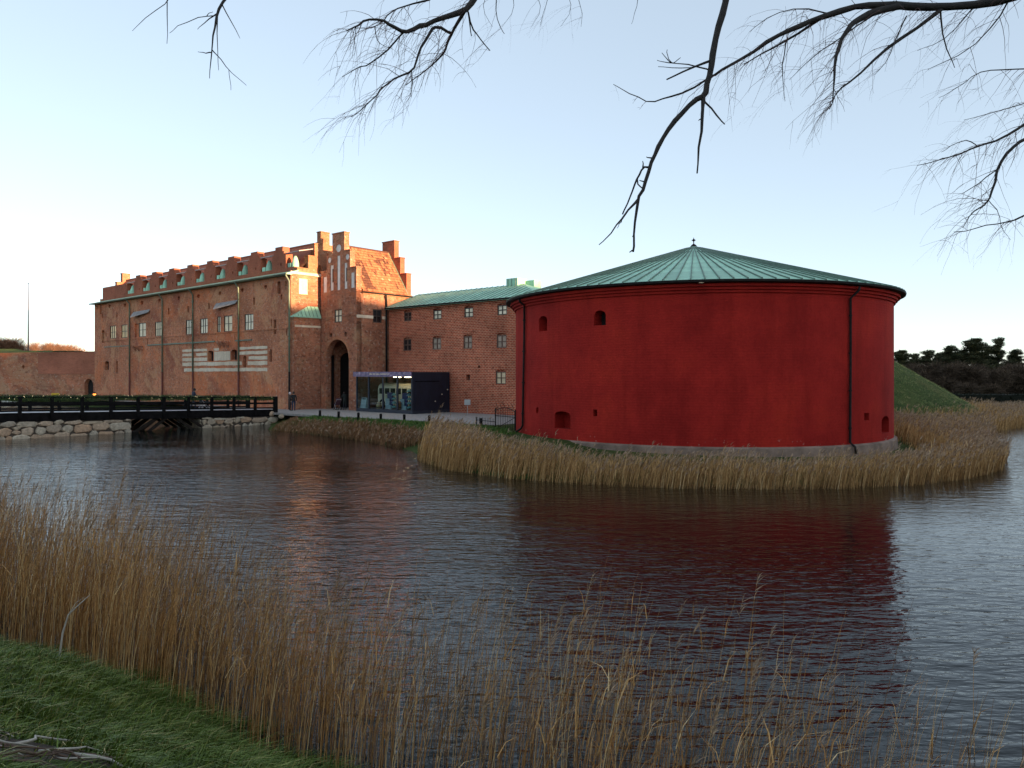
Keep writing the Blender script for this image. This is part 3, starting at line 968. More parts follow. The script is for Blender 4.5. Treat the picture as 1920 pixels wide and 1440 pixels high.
mb = MB(); mb.tube([(PA0 - .3, PB - .55, EAVE - .08), (PA1 + .15, PB - .55, EAVE - .08)], 0.09, 8)
T.part('gutter', mb, COPPERD, strip)
# attic with teeth and dormer openings
opens = [405, 548, 703, 868, 1042, 1230, 1428, 1645, 1862]
oa = [on_b(*c1(x, 480), AB)[0] for x in opens]
sp = (oa[-1] - oa[0]) / 8
oa = [oa[0] + sp * i for i in range(9)]
ZB, ZL, ZT = 14.90, 16.33, 17.09
hw = sp * 0.235
rects = [(PA0 + .6, PA1 - .62, EAVE + .2, ZB)]
xs = [PA0 + .6] + oa + [PA1 - .6]
for i in range(9):
    l = (xs[i] + hw) if i > 0 else PA0 + 0.61
    r = oa[i] - hw
    if r - l < .2:
        continue
    rects.append((l, r, ZB, ZL))
    m = (l + r) / 2; w = (r - l)
    if i > 0:
        rects.append((m - w * 0.36, m + w * 0.36, ZL, ZL + .28))
        rects.append((m - w * 0.27, m + w * 0.27, ZL + .28, ZT))
mb = MB()
vents = [dict(r=((xs[i] + hw + oa[i] - hw) / 2 - .1 + .35, (xs[i] + hw + oa[i] - hw) / 2 + .1 + .35, 15.19, 15.47)) for i in range(1, 9)]
rwall(mb, rects, vents, front(AB), 0.75, back=True)
attic = T.part('attic', mb, ATTIC)
for h in vents:
    r = h['r']; mb = MB(); mb.quad((r[0] - .1, AB + .3, r[2] - .1), (r[1] + .1, AB + .3, r[2] - .1), (r[1] + .1, AB + .3, r[3] + .1), (r[0] - .1, AB + .3, r[3] + .1))
    T.part('vent', mb, DARK, attic)
for i, a in enumerate(oa):
    mb = MB()     # dormer lid: a thin shed slab leaning back to the roof
    x0, x1 = a - hw - .05, a + hw + .05
    mb.add([(x0, AB + .02, ZL - .02), (x1, AB + .02, ZL - .02), (x1, AB + 1.6, ZL + .35), (x0, AB + 1.6, ZL + .35), (x0, AB + .02, ZL + .07), (x1, AB + .02, ZL + .07), (x1, AB + 1.6, ZL + .44), (x0, AB + 1.6, ZL + .44)],
           [(0, 3, 2, 1), (4, 5, 6, 7), (0, 1, 5, 4), (1, 2, 6, 5), (3, 0, 4, 7)])
    d = T.part('dormer', mb, plain('lead_lid', (0.42, 0.34, 0.33), 0.6, 0.2, 2) if i == 0 else bpy.data.materials['lead_lid'], attic)
    mb = MB(); mb.lathe([(0.36, ZB + .02), (0.34, ZB + .45), (0.22, ZB + .9), (0.1, ZB + 1.1), (0.0, ZB + 1.13)], 10, (a - .02, AB + .38))
    T.part('copper_hood', mb, COPPER, attic, smooth=True)
    mb = MB(); mb.box(a - hw * .72, a - hw * .28, AB + .02, AB + .4, ZB + .02, ZB + .42)
    T.part('copper_box', mb, COPPER, attic)
# main roof
RB, RZ = PB + 3.95, 17.66
mb = MB()
mb.quad((PA0 + .3, AB + .3, EAVE + .3), (PA1 - .3, AB + .3, EAVE + .3), (PA1 - .3, RB, RZ), (PA0 + .3, RB, RZ))
mb.quad((PA1 - .3, PB + 8.0, EAVE), (PA0 + .3, PB + 8.0, EAVE), (PA0 + .3, RB, RZ), (PA1 - .3, RB, RZ))
rf = T.part('roof', mb, ATTIC)
mb = MB(); mb.tube([(PA0 + .3, RB, RZ), (PA1 - .3, RB, RZ)], 0.11, 6)
T.part('ridge_tiles', mb, ATTIC, rf)
# stepped gables
def c2(cx, cy):
    return 520 + cx / 6.857, 420 + cy / 6.857
st = []
for (x0, x1, y) in ((255, 400, 575), (400, 480, 418), (480, 560, 262), (560, 672, 112)):
    b0, _ = on_a(*c2(x0, y), PA1); b1, z = on_a(*c2(x1, y), PA1); _, z = on_a(*c2((x0 + x1) / 2, y), PA1)
    st.append((b0, b1, z))
bc = (st[3][0] + st[3][1]) / 2
hws = [max(bc - s[0], .5) for s in st]
hws[3] = (st[3][1] - st[3][0]) / 2
def gable_rects():
    r = []
    for s, w in zip(st, hws):
        r.append((bc - w, bc + w, EAVE + .05, s[2]))
    return r
BEND = 2 * bc - PB
for nm, a in (('near', PA1), ('far', PA0 + .65)):
    mb = MB()
    nich = []
    if nm == 'near':
        nr = arect(c2, 512, 575, 520, 660, PA1)
        nich = [dict(r=nr, s='point', rise=0.5)]
    rwall(mb, gable_rects(), nich, side(a), 0.65, back=True)
    g = T.part('gable', mb, GABLE)
    for s, w, w2 in zip(st, hws, hws[1:] + [0]):
        for q in ((bc - w, bc - w2), (bc + w2, bc + w)) if w2 else ((bc - w, bc + w),):
            mb = MB(); mb.box(a - .70, a + .05, q[0] - .05, q[1] + (0.05), s[2] + .002, s[2] + .09)
            T.part('coping', mb, GABLE, g)
    if nm == 'near':
        mb = MB(); mb.quad(*[side(a)(x, z, .3) for x, z in ((nr[0] - .1, nr[2] - .1), (nr[1] + .1, nr[2] - .1), (nr[1] + .1, nr[3] + .1), (nr[0] - .1, nr[3] + .1))])
        T.part('niche', mb, GABLE, g)
mb = MB()
rwall(mb, [(PB + .001, BEND, .8, EAVE + .05)], [], side(PA1 + .002), 0.3)
T.part('end_wall', mb, GATEB)
mb = MB()
mb.add([(PA1 + .003, PB, EAVE - .1), (PA1 + .25, PB, EAVE - .05), (PA1 + .003, PB, EAVE + .25), (PA1 + .003, BEND, EAVE - .1), (PA1 + .25, BEND, EAVE - .05), (PA1 + .003, BEND, EAVE + .25)], [(0, 1, 4, 3), (1, 2, 5, 4), (0, 2, 1), (3, 4, 5)])
T.part('end_cornice', mb, WHITEP)
r = arect(c2, 275, 385, 705, 903, PA1)
mb = MB(); mb.box(PA1 + .003, PA1 + .05, r[0], r[1], r[2], r[3])
T.part('limewashed_blind', mb, WHITEP)
for i in range(7):
    z = r[2] + (r[3] - r[2]) * (i + .5) / 7
    mb = MB(); mb.box(PA1 + .003, PA1 + .09, r[1] + .05, r[1] + random.uniform(.5, .95), z - .035, z + .035)
    T.part('toothing_brick', mb, GABLE)

# ================================================================== LEAN-TO with little copper roof between palace and gate tower
LA = PA1 + .45; LB0 = PB + .06; LB1 = 43.17
T = Thing('lean_to', 'narrow brick lean-to with green copper roof between palace and gate tower', 'building', (LA, (LB0 + LB1) / 2, 1.0))
LZ = on_a(575, 594, LA)[1]
mb = MB(); rwall(mb, [(LB0, LB1, .8, LZ)], [], side(LA), .43)
T.part('wall', mb, GATEB)
z1 = on_a(588, 575, PA1)[1]
bm_ = on_a(577, 575, PA1)[0]
mb = MB()
mb.add([(LA + .14, LB0 - .12, LZ), (LA + .14, LB1, LZ), (PA1 + .02, LB1, z1), (PA1 + .02, bm_, z1), (PA1 + .02, LB0 - .12, LZ), (LA + .14, LB0 - .12, LZ - .1), (LA + .14, LB1, LZ - .1), (PA1 + .02, LB0 - .12, LZ - .1)],
       [(0, 1, 2, 3), (4, 0, 3), (5, 6, 1, 0), (7, 5, 0, 4), (7, 6, 5)])
rf = T.part('roof', mb, COPPER)
for i in range(1, 7):
    b = LB0 + (LB1 - LB0) * i / 7
    k = min(1, max(.1, (b - LB0) / (bm_ - LB0)))
    mb = MB(); mb.bar((LA + .15, b, LZ + .02), (LA + .14 + (PA1 - LA - .12) * k, b, LZ + .02 + (z1 - LZ) * k), .035, .04)
    T.part('roof_seam', mb, SEAM, rf)
z = on_a(576, 612, LA)[1]
mb = MB(); mb.box(LA + .002, LA + .05, LB0 + .1, LB1, z - .1, z + .1)
T.part('string_course', mb, WHITEP)

# ================================================================== GATE TOWER
GB = 43.2; GA1 = -56.2; GA0 = -61.8; GD = 50.0
T = Thing('gate_tower', 'brick gate tower with white blind niches, stepped gables and tiled roof', 'tower', ((GA0 + GA1) / 2, GB, 1.0))
def c3(cx, cy):
    return 520 + cx / 5.647, 580 + cy / 5.647
GZ_E = on_a(672, 543, GA1)[1]
gst = [(on_b(*c2(640, 600), GB)[0], on_b(*c2(940, 600), GB)[0], 0), 0, 0]
e_l, e_r = GA0, GA1
s2l, s2r = on_b(*c2(640, 480), GB)[0], on_b(*c2(940, 480), GB)[0]
s3l, s3r = on_b(*c2(715, 200), GB)[0], on_b(*c2(868, 200), GB)[0]
gm = (GA0 + GA1) / 2
w2, w3 = (s2r - s2l) / 2, (s3r - s3l) / 2
z1 = on_b(*c2(790, 588), GB)[1]; z2 = on_b(*c2(790, 362), GB)[1]; z3 = on_b(*c2(790, 120), GB)[1]
GR = [(GA0, GA1, .8, z1), (gm - w2, gm + w2, z1, z2), (gm - w3, gm + w3, z2, z3)]
nich = [brect(c2, 593, 637, 680, 880, GB), brect(c2, 683, 722, 530, 855, GB), brect(c2, 770, 808, 405, 850, GB), brect(c2, 862, 898, 498, 832, GB), brect(c2, 948, 990, 622, 820, GB)]
circ = [brect(c2, 753, 820, 260, 362, GB), brect(c2, 648, 692, 430, 502, GB), brect(c2, 874, 925, 382, 458, GB)]
gw = brect(c2, 735, 830, 1098, 1265, GB)
arch = brect(c3, 515, 757, 318, 1015, GB); arch = (arch[0], arch[1], .8, arch[3])
sm = [brect(c3, 550, 580, 248, 292, GB), brect(c3, 708, 736, 236, 282, GB)]
holes = [dict(r=r) for r in nich] + [dict(r=r, s='oval') for r in circ] + [dict(r=gw), dict(r=arch, s='arch', rise=(arch[1] - arch[0]) / 2)] + [dict(r=r, s='arch', rise=.2) for r in sm]
mb = MB(); rwall(mb, GR, holes, front(GB), 0.6, back=True)
gwall = T.part('front_wall', mb, GATEB)
for i, r in enumerate(nich):
    mb = MB(); mb.quad(*[(x, GB + .05, z) for x, z in ((r[0] - .05, r[2] - .05), (r[1] + .05, r[2] - .05), (r[1] + .05, r[3] + .05), (r[0] - .05, r[3] + .05))])
    nb = T.part('blind_niche', mb, BLUEWH)
    if i in (1, 3):
        zc = (r[2] + r[3]) / 2 + (.2 if i == 1 else .1); xm = r[0] + (r[1] - r[0]) * .6
        mb = MB(); mb.box(xm, r[1] + .02, GB + .02, GB + .048, zc - .65, zc + .65)
        T.part('slit', mb, DARK, nb)
for r in circ:
    mb = MB(); mb.quad(*[(x, GB + .05, z) for x, z in ((r[0] - .05, r[2] - .05), (r[1] + .05, r[2] - .05), (r[1] + .05, r[3] + .05), (r[0] - .05, r[3] + .05))])
    T.part('roundel', mb, BLUEWH)
for r in sm:
    mb = MB(); mb.quad(*[(x, GB + .4, z) for x, z in ((r[0] - .05, r[2] - .05), (r[1] + .05, r[2] - .05), (r[1] + .05, r[3] + .05), (r[0] - .05, r[3] + .05))])
    T.part('loophole', mb, DARK)
window(T, None, front(GB), gw, 2, 2, PALE, FRAME, .03, .09, .09)
# stepped copings of the front gable, arch ring
for (x0, x1, zz) in ((GA0, gm - w2, z1), (gm + w2, GA1, z1), (gm - w2, gm - w3, z2), (gm + w3, gm + w2, z2), (gm - w3, gm + w3, z3)):
    mb = MB(); mb.box(x0 - .05, x1 + .05, GB - .06, GB + .66, zz + .002, zz + .10); T.part('coping', mb, GATEB, gwall)
pr = arch_profile(dict(r=arch, rise=(arch[1] - arch[0]) / 2), 18)
ac = ((arch[0] + arch[1]) / 2, arch[3] - (arch[1] - arch[0]) / 2)
for i in range(18):
    (xa, za), (xb, zb) = pr[i], pr[i + 1]
    k = 1.17
    o = lambda x, z: (ac[0] + (x - ac[0]) * k, ac[1] + (z - ac[1]) * k)
    (xc_, zc_), (xd, zd) = o(xa, za), o(xb, zb)
    mb = MB(); mb.add([(xa, GB - .035, za), (xb, GB - .035, zb), (xd, GB - .035, zd), (xc_, GB - .035, zc_), (xa, GB + .02, za), (xb, GB + .02, zb), (xd, GB + .02, zd), (xc_, GB + .02, zc_)],
                      [(0, 1, 2, 3), (0, 3, 7, 4), (1, 5, 6, 2), (2, 6, 7, 3), (0, 4, 5, 1)])
    T.part('arch_voussoir', mb, GABLE, gwall)
# gateway passage: side walls, vault, inner doors
mb = MB()
pw = (arch[0] - .35, arch[1] + .3)
dh = [dict(r=(GB + .70, GB + 1.45, .8, 6.3)), dict(r=(GB + 1.95, GB + 3.9, .8, 6.6), s='arch', rise=.8)]
rwall(mb, [(GB + .601, GB + 6.3, .8, 9.4)], dh, side(pw[0]), .4)
mb.quad((pw[1], GB + .6, .8), (pw[1], GB + 6.3, .8), (pw[1], GB + 6.3, 9.4), (pw[1], GB + .6, 9.4))
mb.quad((pw[0], GB + 6.3, .8), (pw[1], GB + 6.3, .8), (pw[1], GB + 6.3, 9.4), (pw[0], GB + 6.3, 9.4))
prv = [(pw[0] + (pw[1] - pw[0]) * i / 8, 7.6 + 1.6 * sin(pi * i / 8)) for i in range(9)]
for (xa, za), (xb, zb) in zip(prv[:-1], prv[1:]):
    mb.quad((xa, GB + .6, za), (xb, GB + .6, zb), (xb, GB + 6.3, zb), (xa, GB + 6.3, za))
ps = T.part('passage', mb, GATEB)
for h in dh:
    r = h['r']; mb = MB(); mb.quad(*[side(pw[0])(x, z, .35) for x, z in ((r[0] - .1, .8), (r[1] + .1, .8), (r[1] + .1, r[3] + .1), (r[0] - .1, r[3] + .1))])
    T.part('door', mb, DARK, ps)
# right side wall
sw = arect(c2, 1230, 1345, 1098, 1270, GA1)
mb = MB(); rwall(mb, [(GB + .001, GD, .8, GZ_E)], [dict(r=sw)], side(GA1), .4)
mb.quad((GA0, GD, .8), (GA0, GB, .8), (GA0, GB, GZ_E), (GA0, GD, GZ_E))
T.part('side_wall', mb, GATEB)
window(T, None, side(GA1), sw, 2, 2, BLACKP, FRAME, .08, .1, .08)
for nm, (x0, x1) in (('a', (GB + .02, sw[0] - .02)), ('b', (sw[1] + .02, 46.85))):
    z = on_a(690, 594, GA1)[1]
    mb = MB(); mb.box(GA1 + .002, GA1 + .07, x0, x1, z - .14, z + .14); T.part('string_course', mb, WHITEP)
z = on_b(*c2(640, 1195), GB)[1]
for (x0, x1) in ((GA0, gw[0] - .05), (gw[1] + .05, GA1)):
    mb = MB(); mb.box(x0, x1, GB - .06, GB - .002, z - .07, z + .07); T.part('string_course', mb, GATEB)
mb = MB(); mb.box(GA1 + .003, GA1 + .14, GB + .62, GD, GZ_E - .35, GZ_E - .02); T.part('eaves_band', mb, GABLE)
# back gable
mb = MB(); rwall(mb, [(GA0, GA1, GZ_E - 2, z1 + .0)] + GR[1:], [], front(GD - .6), .6, back=True)
bg_ = T.part('back_gable', mb, ATTIC)
for (x0, x1, zz) in ((GA0, gm - w2, z1), (gm + w2, GA1, z1), (gm - w2, gm - w3, z2), (gm + w3, gm + w2, z2), (gm - w3, gm + w3, z3)):
    mb = MB(); mb.box(x0 - .05, x1 + .05, GD - .66, GD + .05, zz + .002, zz + .10); T.part('coping', mb, ATTIC, bg_)
RZG = on_b(*c2(940, 262), GB + .7)[1] - .1
mb = MB()
mb.quad((GA0 - .1, GB + .6, GZ_E - .1), (GA0 - .1, GD - .6, GZ_E - .1), (gm, GD - .6, RZG - .1), (gm, GB + .6, RZG - .1))
mb.quad((GA1 + .02, GB + .6, GZ_E - .1), (GA1 + .02, GD - .6, GZ_E - .1), (gm, GD - .6, RZG - .1), (gm, GB + .6, RZG - .1))
rf = T.part('roof', mb, TIMBERW)
tt = NT('pantile')
at_ = tt.n('ShaderNodeAttribute', attribute_name='tint')
v = tt.coord()
col = tt.ramp(at_.outputs['Fac'], [(0.0, (0.09, 0.035, 0.022)), (0.25, (0.17, 0.065, 0.035)), (0.5, (0.36, 0.135, 0.06)), (0.8, (0.46, 0.20, 0.09)), (1.0, (0.55, 0.33, 0.19))])
nz_ = tt.noise(v, 7, 4, .7)
col = tt.mix(0.7, col, tt.ramp(nz_, [(0.3, 0.55), (0.7, 1.35)]), 'MULTIPLY')
tt.color(col); tt.set(Roughness=.85)
PANT = tt.m
def tile_field(a_top, z_top, a_bot, z_bot, b0, b1, nc, nr):
    Vv, Ff, Tt = [], [], []
    n = 5
    L = Vector((a_bot - a_top, 0, z_bot - z_top)); nrm = Vector((-(z_bot - z_top), 0, a_bot - a_top)).normalized()
    if nrm.z < 0: nrm = -nrm
    cwd = (b1 - b0) / nc
    rw = np.random.default_rng(5)
    for r in range(nr):
        for c_ in range(nc):
            tnt = 0.60 + 0.13 * rw.standard_normal()
            u, w = (c_ + .5) / nc, (r + .5) / nr
            if 0.06 < u - (w - .3) * .05 < 0.26 and 0.33 < w + .25 * (u - .1) < 0.97: tnt = 0.12 + .07 * rw.standard_normal()
            if 0.42 < u < 0.8 and 0.1 < w < .55 and rw.random() < .35: tnt = 0.25
            if u > .72: tnt = tnt - .12 + .1 * rw.standard_normal()
            if rw.random() < .06: tnt = rw.random()
            base = len(Vv)
            for e, (f0, lift) in enumerate(((r / nr, .0), ((r + 1.06) / nr, .055))):
                for q in range(n):
                    x = b0 + (c_ + q / (n - 1)) * cwd
                    p = Vector((a_top, x, z_top)) + L * min(f0, 1.03) + nrm * (lift + .035 + .05 * sin(pi * q / (n - 1)) ** 1.0)
                    Vv.append(p); Tt.append(min(max(tnt, 0), 1))
            for q in range(n - 1):
                Ff.append((base + q, base + q + 1, base + n + q + 1, base + n + q))
    return np.array([tuple(p) for p in Vv]), np.array(Ff), np.array(Tt)
for (ab) in ((GA1 + .22), (GA0 - .22)):
    Vv, Ff, Tt = tile_field(gm, RZG, ab, GZ_E - .12, GB + .6, GD - .6, 26, 17)
    raw_mesh('roof_tiles', Vv - np.array(T.o), Ff, PANT, Tt, parent=rf, kind='stuff')
mb = MB(); mb.tube([(gm, GB + .6, RZG + .05), (gm, GD - .6, RZG + .05)], .13, 8); T.part('ridge_tiles', mb, PANT, rf)
mb = MB()     # copper flashing against the back gable
mb.bar((gm, GD - .66, RZG + .12), (GA1 + .2, GD - .66, GZ_E + .05), .12, .12); T.part('flashing', mb, COPPERD, rf)
a0 = GA1 + .16
mb = MB(); mb.tube([(GA1 + .3, GB + .5, GZ_E - .2), (GA1 + .3, GD, GZ_E - .2)], .07, 8); T.part('gutter', mb, DARKPIPE, rf, smooth=True)
mb = MB(); mb.tube([(GA1 + .3, 46.5, GZ_E - .2), (GA1 + .15, 46.7, GZ_E - .8), (GA1 + .15, 46.72, 1.1)], .09, 8); T.part('downpipe', mb, DARKPIPE, smooth=True)

# ================================================================== BRICK WING behind the round tower
WB = 46.9; WA0 = -55.95; WA1 = -37.6; WZ = 10.82
T = Thing('brick_wing', 'three-storey red brick wing with low green copper roof beside round tower', 'building', ((WA0 + WA1) / 2, WB, 1.0))
def c4(cx, cy):
    return 720 + cx / 6.4, 500 + cy / 6.4
wins = [(240, 330, 545, 655, BLACKP, FRAMEB), (590, 690, 520, 632, PALE, FRAME), (963, 1070, 490, 608, PALE, FRAME), (1360, 1475, 460, 580, PALE, FRAME),
        (232, 328, 868, 1010, BLACKP, FRAMEB), (580, 685, 855, 995, BROWNP, FRAMEB), (952, 1058, 835, 985, BROWNP, FRAMEB), (1350, 1470, 820, 975, BROWNP, FRAMEB),
        (1340, 1462, 1258, 1412, TAN, FRAMEB)]
WR = [brect(c4, *w[:4], WB) for w in wins]
hs = [brect(c4, 985, 1030, 1295, 1360, WB), brect(c4, 1128, 1152, 1185, 1215, WB), brect(c4, 1088, 1105, 443, 458, WB), brect(c4, 1155, 1170, 438, 453, WB)]
mb = MB()
rwall(mb, [(WA0, WA1, .8, WZ)], [dict(r=(r[0], r[1], r[2], r[3] + .16), s='arch', rise=.17) for r in WR] + [dict(r=r) for r in hs], front(WB), .4)
mb.quad((WA1, WB, .8), (WA1, WB + 8, .8), (WA1, WB + 8, WZ), (WA1, WB, WZ))
ww = T.part('wall', mb, WINGB)
for r, w in zip(WR, wins):
    window(T, None, front(WB), r, 2, 2, w[4], w[5], .03, .09, .08)
    mb = MB(); mb.quad((r[0] - .05, WB + .2, r[3]), (r[1] + .05, WB + .2, r[3]), (r[1] + .05, WB + .2, r[3] + .2), (r[0] - .05, WB + .2, r[3] + .2)); T.part('window_head', mb, WINGB)
    n = 9
    for i in range(n):      # brick relieving arch, one header at a time
        x = r[0] - .12 + (r[1] - r[0] + .24) * (i + .5) / n; wv = (r[1] - r[0] + .24) / n
        zz = r[3] + .10 + .17 * sin(pi * (i + .5) / n)
        mb = MB(); mb.box(x - wv * .43, x + wv * .43, WB - .03, WB - .002, zz, zz + .26); T.part('arch_brick', mb, WINGB)
for r in hs:
    mb = MB(); mb.quad((r[0] - .05, WB + .35, r[2] - .05), (r[1] + .05, WB + .35, r[2] - .05), (r[1] + .05, WB + .35, r[3] + .05), (r[0] - .05, WB + .35, r[3] + .05)); T.part('vent', mb, DARK)
mb = MB(); mb.box(WA0, WA1, WB - .12, WB - .002, WZ - .3, WZ - .02); T.part('cornice', mb, WINGB)
WRB = WB + 4.0; WRZ = 12.5; RA1 = -42.2
mb = MB()
mb.quad((WA0 - .0, WB - .4, WZ - .16), (WA1 + .4, WB - .4, WZ - .16), (WA1 + .4, WB - .4, WZ - .0), (WA0, WB - .4, WZ - .0))
mb.quad((WA1 + .4, WB - .4, WZ), (WA1 + .4, WB + 8.4, WZ), (RA1, WRB, WRZ), (RA1, WRB, WRZ))
mb.quad((WA1 + .4, WB + 8.4, WZ), (WA0, WB + 8.4, WZ), (WA0, WRB, WRZ), (RA1, WRB, WRZ))
rf = T.part('roof', mb, COPPER)
n = 28
for i in range(n):
    x0 = WA0 + (WA1 + .4 - WA0) * i / n; x1 = WA0 + (WA1 + .4 - WA0) * (i + 1) / n
    f = lambda x: min(1.0, max(0.0, (WA1 + .4 - x) / (WA1 + .4 - RA1)))
    def sp_(x, e=0.0):
        k = f(x); return (x, WB - .4 + 4.4 * k, WZ + .0 + (WRZ - WZ) * k + e)
    mb = MB()
    p0, p1, p2, p3 = (x0, WB - .4, WZ + .01), (x1, WB - .4, WZ + .01), sp_(x1, .01), sp_(x0, .01)
    mb.add([p0, p1, p2, p3], [(0, 1, 2, 3)])
    if f(x0) > .05:
        mb.bar((x0, WB - .4, WZ + .03), sp_(x0, .03), .035, .05, m=1)
    T.part('roof_panel', mb, [COPPER, SEAM], rf)
mb = MB(); mb.tube([(WA0, WB - .46, WZ - .06), (WA1 + .4, WB - .46, WZ - .06)], .07, 8); T.part('gutter', mb, DARKPIPE, rf)
x0, zc = on_b(952, 533, WRB - .3); x1, zt = on_b(973, 521, WRB - .3)
mb = MB(); mb.box(x0, x1, WRB - .5, WRB + .8, WRZ - .3, zt)
ch = T.part('chimney', mb, COPPER)
for i in range(3):
    xx = x0 + (x1 - x0) * (i + .5) / 3
    mb = MB(); mb.box(xx - .02, xx + .02, WRB - .54, WRB - .502, WRZ - .2, zt); T.part('chimney_seam', mb, SEAM, ch)
mb = MB(); mb.box(RA1 - .2, RA1 + .7, WRB + .6, WRB + 1.6, WRZ - .6, WRZ + .35); T.part('roof_vent', mb, COPPER, rf)

# ================================================================== GLASS DISPLAY PAVILION
KB = 42.3; KA0 = -55.1; KA1 = -47.4; KD = 46.75; KZ = 4.62
NAVY = plain('navy_panel', (0.006, 0.008, 0.022), 0.7, 0.3, 1.5)
NAVY2 = plain('navy_base', (0.020, 0.026, 0.042), 0.7, 0.3, 1.5)
t = NT('clear_glass'); t.color((0.9, 0.93, 0.93))
g = t.n('ShaderNodeBsdfGlossy'); g.inputs['Roughness'].default_value = 0.01
tr = t.n('ShaderNodeBsdfTransparent'); tr.inputs[0].default_value = (0.88, 0.92, 0.92, 1)
lw_ = t.n('ShaderNodeLayerWeight'); pw_ = t.math('POWER', lw_.outputs['Facing'], 5.0)
fr = t.n('ShaderNodeMath', operation='MULTIPLY_ADD'); t.l(pw_, fr.inputs[0]); fr.inputs[1].default_value = .8; fr.inputs[2].default_value = .04
mx = t.n('ShaderNodeMixShader'); t.l(fr.outputs[0], mx.inputs[0]); t.l(tr.outputs[0], mx.inputs[1]); t.l(g.outputs[0], mx.inputs[2]); t.l(mx.outputs[0], t.out.inputs[0])
GLASS = t.m
t = NT('printed_fascia')
v = t.coord(); n1 = t.noise(v, 4.0, 6, .75)
t.color(t.ramp(n1, [(0.35, (0.06, 0.05, 0.13)), (0.48, (0.12, 0.09, 0.20)), (0.56, (0.22, 0.14, 0.24)), (0.64, (0.50, 0.40, 0.48))]))
t.set(Roughness=.4)
FASC = t.m
T = Thing('display_pavilion', 'dark blue exhibition pavilion with glazed front beside the gate', 'pavilion', ((KA0 + KA1) / 2, KB, 1.02))
mb = MB(); mb.box(KA0, KA1, KB + .04, KD, 1.021, 1.30); T.part('base', mb, NAVY2)
mb = MB(); mb.box(KA0 - .15, KA1, KB - .02, KD, 4.38, KZ); T.part('roof', mb, NAVY)
mb = MB(); mb.box(KA0 - .25, KA1 - .004, KB - .12, KB - .022, 4.20, KZ + .02); fa = T.part('fascia', mb, FASC)
random.seed(3)
x = KA0 + 2.1
for wl in (5, 3, 6, 10, 2):       # rows of pale lettering too small to read
    for k in range(wl):
        mb = MB(); hh = random.choice((.08, .08, .12)); mb.box(x, x + .06, KB - .128, KB - .1205, 4.38, 4.38 + hh); T.part('letter', mb, WHITEP, fa); x += .085
    x += .12
mull = [on_b(650 + q / 9.6, 730, KB)[0] for q in (165, 390, 645, 905, 1172)]
mull[0] = KA0 + .08; mull[4] = KA1 - .08
for a in mull:
    mb = MB(); mb.box(a - .07, a + .07, KB, KB + .14, 1.30, 4.38); T.part('mullion', mb, NAVY2)
for x0, x1 in zip(mull[:-1], mull[1:]):
    mb = MB(); mb.box(x0 + .07, x1 - .07, KB + .05, KB + .062, 1.30, 4.38); T.part('pane', mb, GLASS)
mb = MB()     # left end pane
mb.box(KA0 + .01, KA0 + .022, KB + .14, KD - .1, 1.30, 4.38); T.part('pane', mb, GLASS)
mb = MB(); mb.box(KA1 - .08, KA1 - .002, KB + .15, KD, 1.30, 4.38); wl = T.part('side_panel', mb, NAVY)
mb = MB(); mb.box(KA1 - .001, KA1 + .03, KB + .35, KB + 3.1, 1.32, 3.75); dr = T.part('door', mb, NAVY)
mb = MB(); mb.box(KA1 + .031, KA1 + .06, KB + .3, KB + 3.15, 3.78, 3.84); T.part('door_track', mb, TIMBER, dr)
for bb in (KB + 1.0, KB + 2.0, KB + 3.2, KB + 3.9):
    mb = MB(); mb.box(KA1 + .031, KA1 + .036, bb, bb + .012, 1.33, 3.74 if bb < KB + 3.1 else 4.36); T.part('panel_joint', mb, NAVY2, wl)
for bb, zz in ((KB + 2.6, 2.0), (KB + 3.4, 2.6), (KB + 4.1, 3.0)):
    mb = MB(); mb.box(KA1 + .031, KA1 + .07, bb, bb + .1, zz, zz + .09); T.part('wall_fitting', mb, WHITEP, wl)
mb = MB(); mb.box(KA0 + .03, KA1 - .1, KD - .1, KD - .02, 1.30, 4.38)
t = NT('display_backdrop'); v = t.coord(); n1 = t.noise(v, 1.1, 5, .7)
sp_n = t.n('ShaderNodeSeparateXYZ'); t.l(v, sp_n.inputs[0])
t.color(t.mix(t.ramp(t.math('MULTIPLY', sp_n.outputs[2], .3), [(0.45, 0.0), (0.75, 1.0)]), t.ramp(n1, [(0.3, (0.02, 0.025, 0.03)), (0.7, (0.09, 0.11, 0.10))]), t.ramp(n1, [(0.35, (0.10, 0.035, 0.015)), (0.7, (0.42, 0.16, 0.05))])))
t.set(Roughness=.7)
T.part('backdrop', mb, t.m)
LAMP = glow('strip_lamp', (1.0, 0.72, 0.42), 14.0)
for x0, x1 in ((-50.9, -49.9), (-49.4, -48.0)):
    mb = MB(); mb.box(x0, x1, KB + .9, KB + .93, 4.14, 4.165); T.part('strip_lamp', mb, LAMP)
# cream bus exhibit
CREAM = plain('cream_paint', (0.62, 0.58, 0.42), 0.4, 0.1, 2)
U = Thing('vintage_bus', 'cream vintage bus exhibit behind the pavilion glass', 'bus', (-50.2, 44.6, 1.31))
bx0, bx1, by0, by1, bz0, bz1 = -54.0, -48.1, 43.9, 45.9, 1.55, 3.62
prof = [(by0, bz0), (by0, 3.15), (by0 + .06, 3.38), (by0 + .22, 3.55), (by0 + .5, bz1), (by1 - .5, bz1), (by1, 3.2), (by1, bz0)]
mb = MB(); k = len(prof)
rows = [(bx0, .0), (bx0 + .02, .0)]
secs = [(bx0, .93), (bx0 + .12, .985), (bx0 + .35, 1.0), (bx1 - .3, 1.0), (bx1, .95)]
vv = []
for x, s in secs:
    for (y, z) in prof:
        vv.append((x, (by0 + by1) / 2 + (y - (by0 + by1) / 2) * s, bz0 + (z - bz0) * (s if z > 2.5 else 1)))
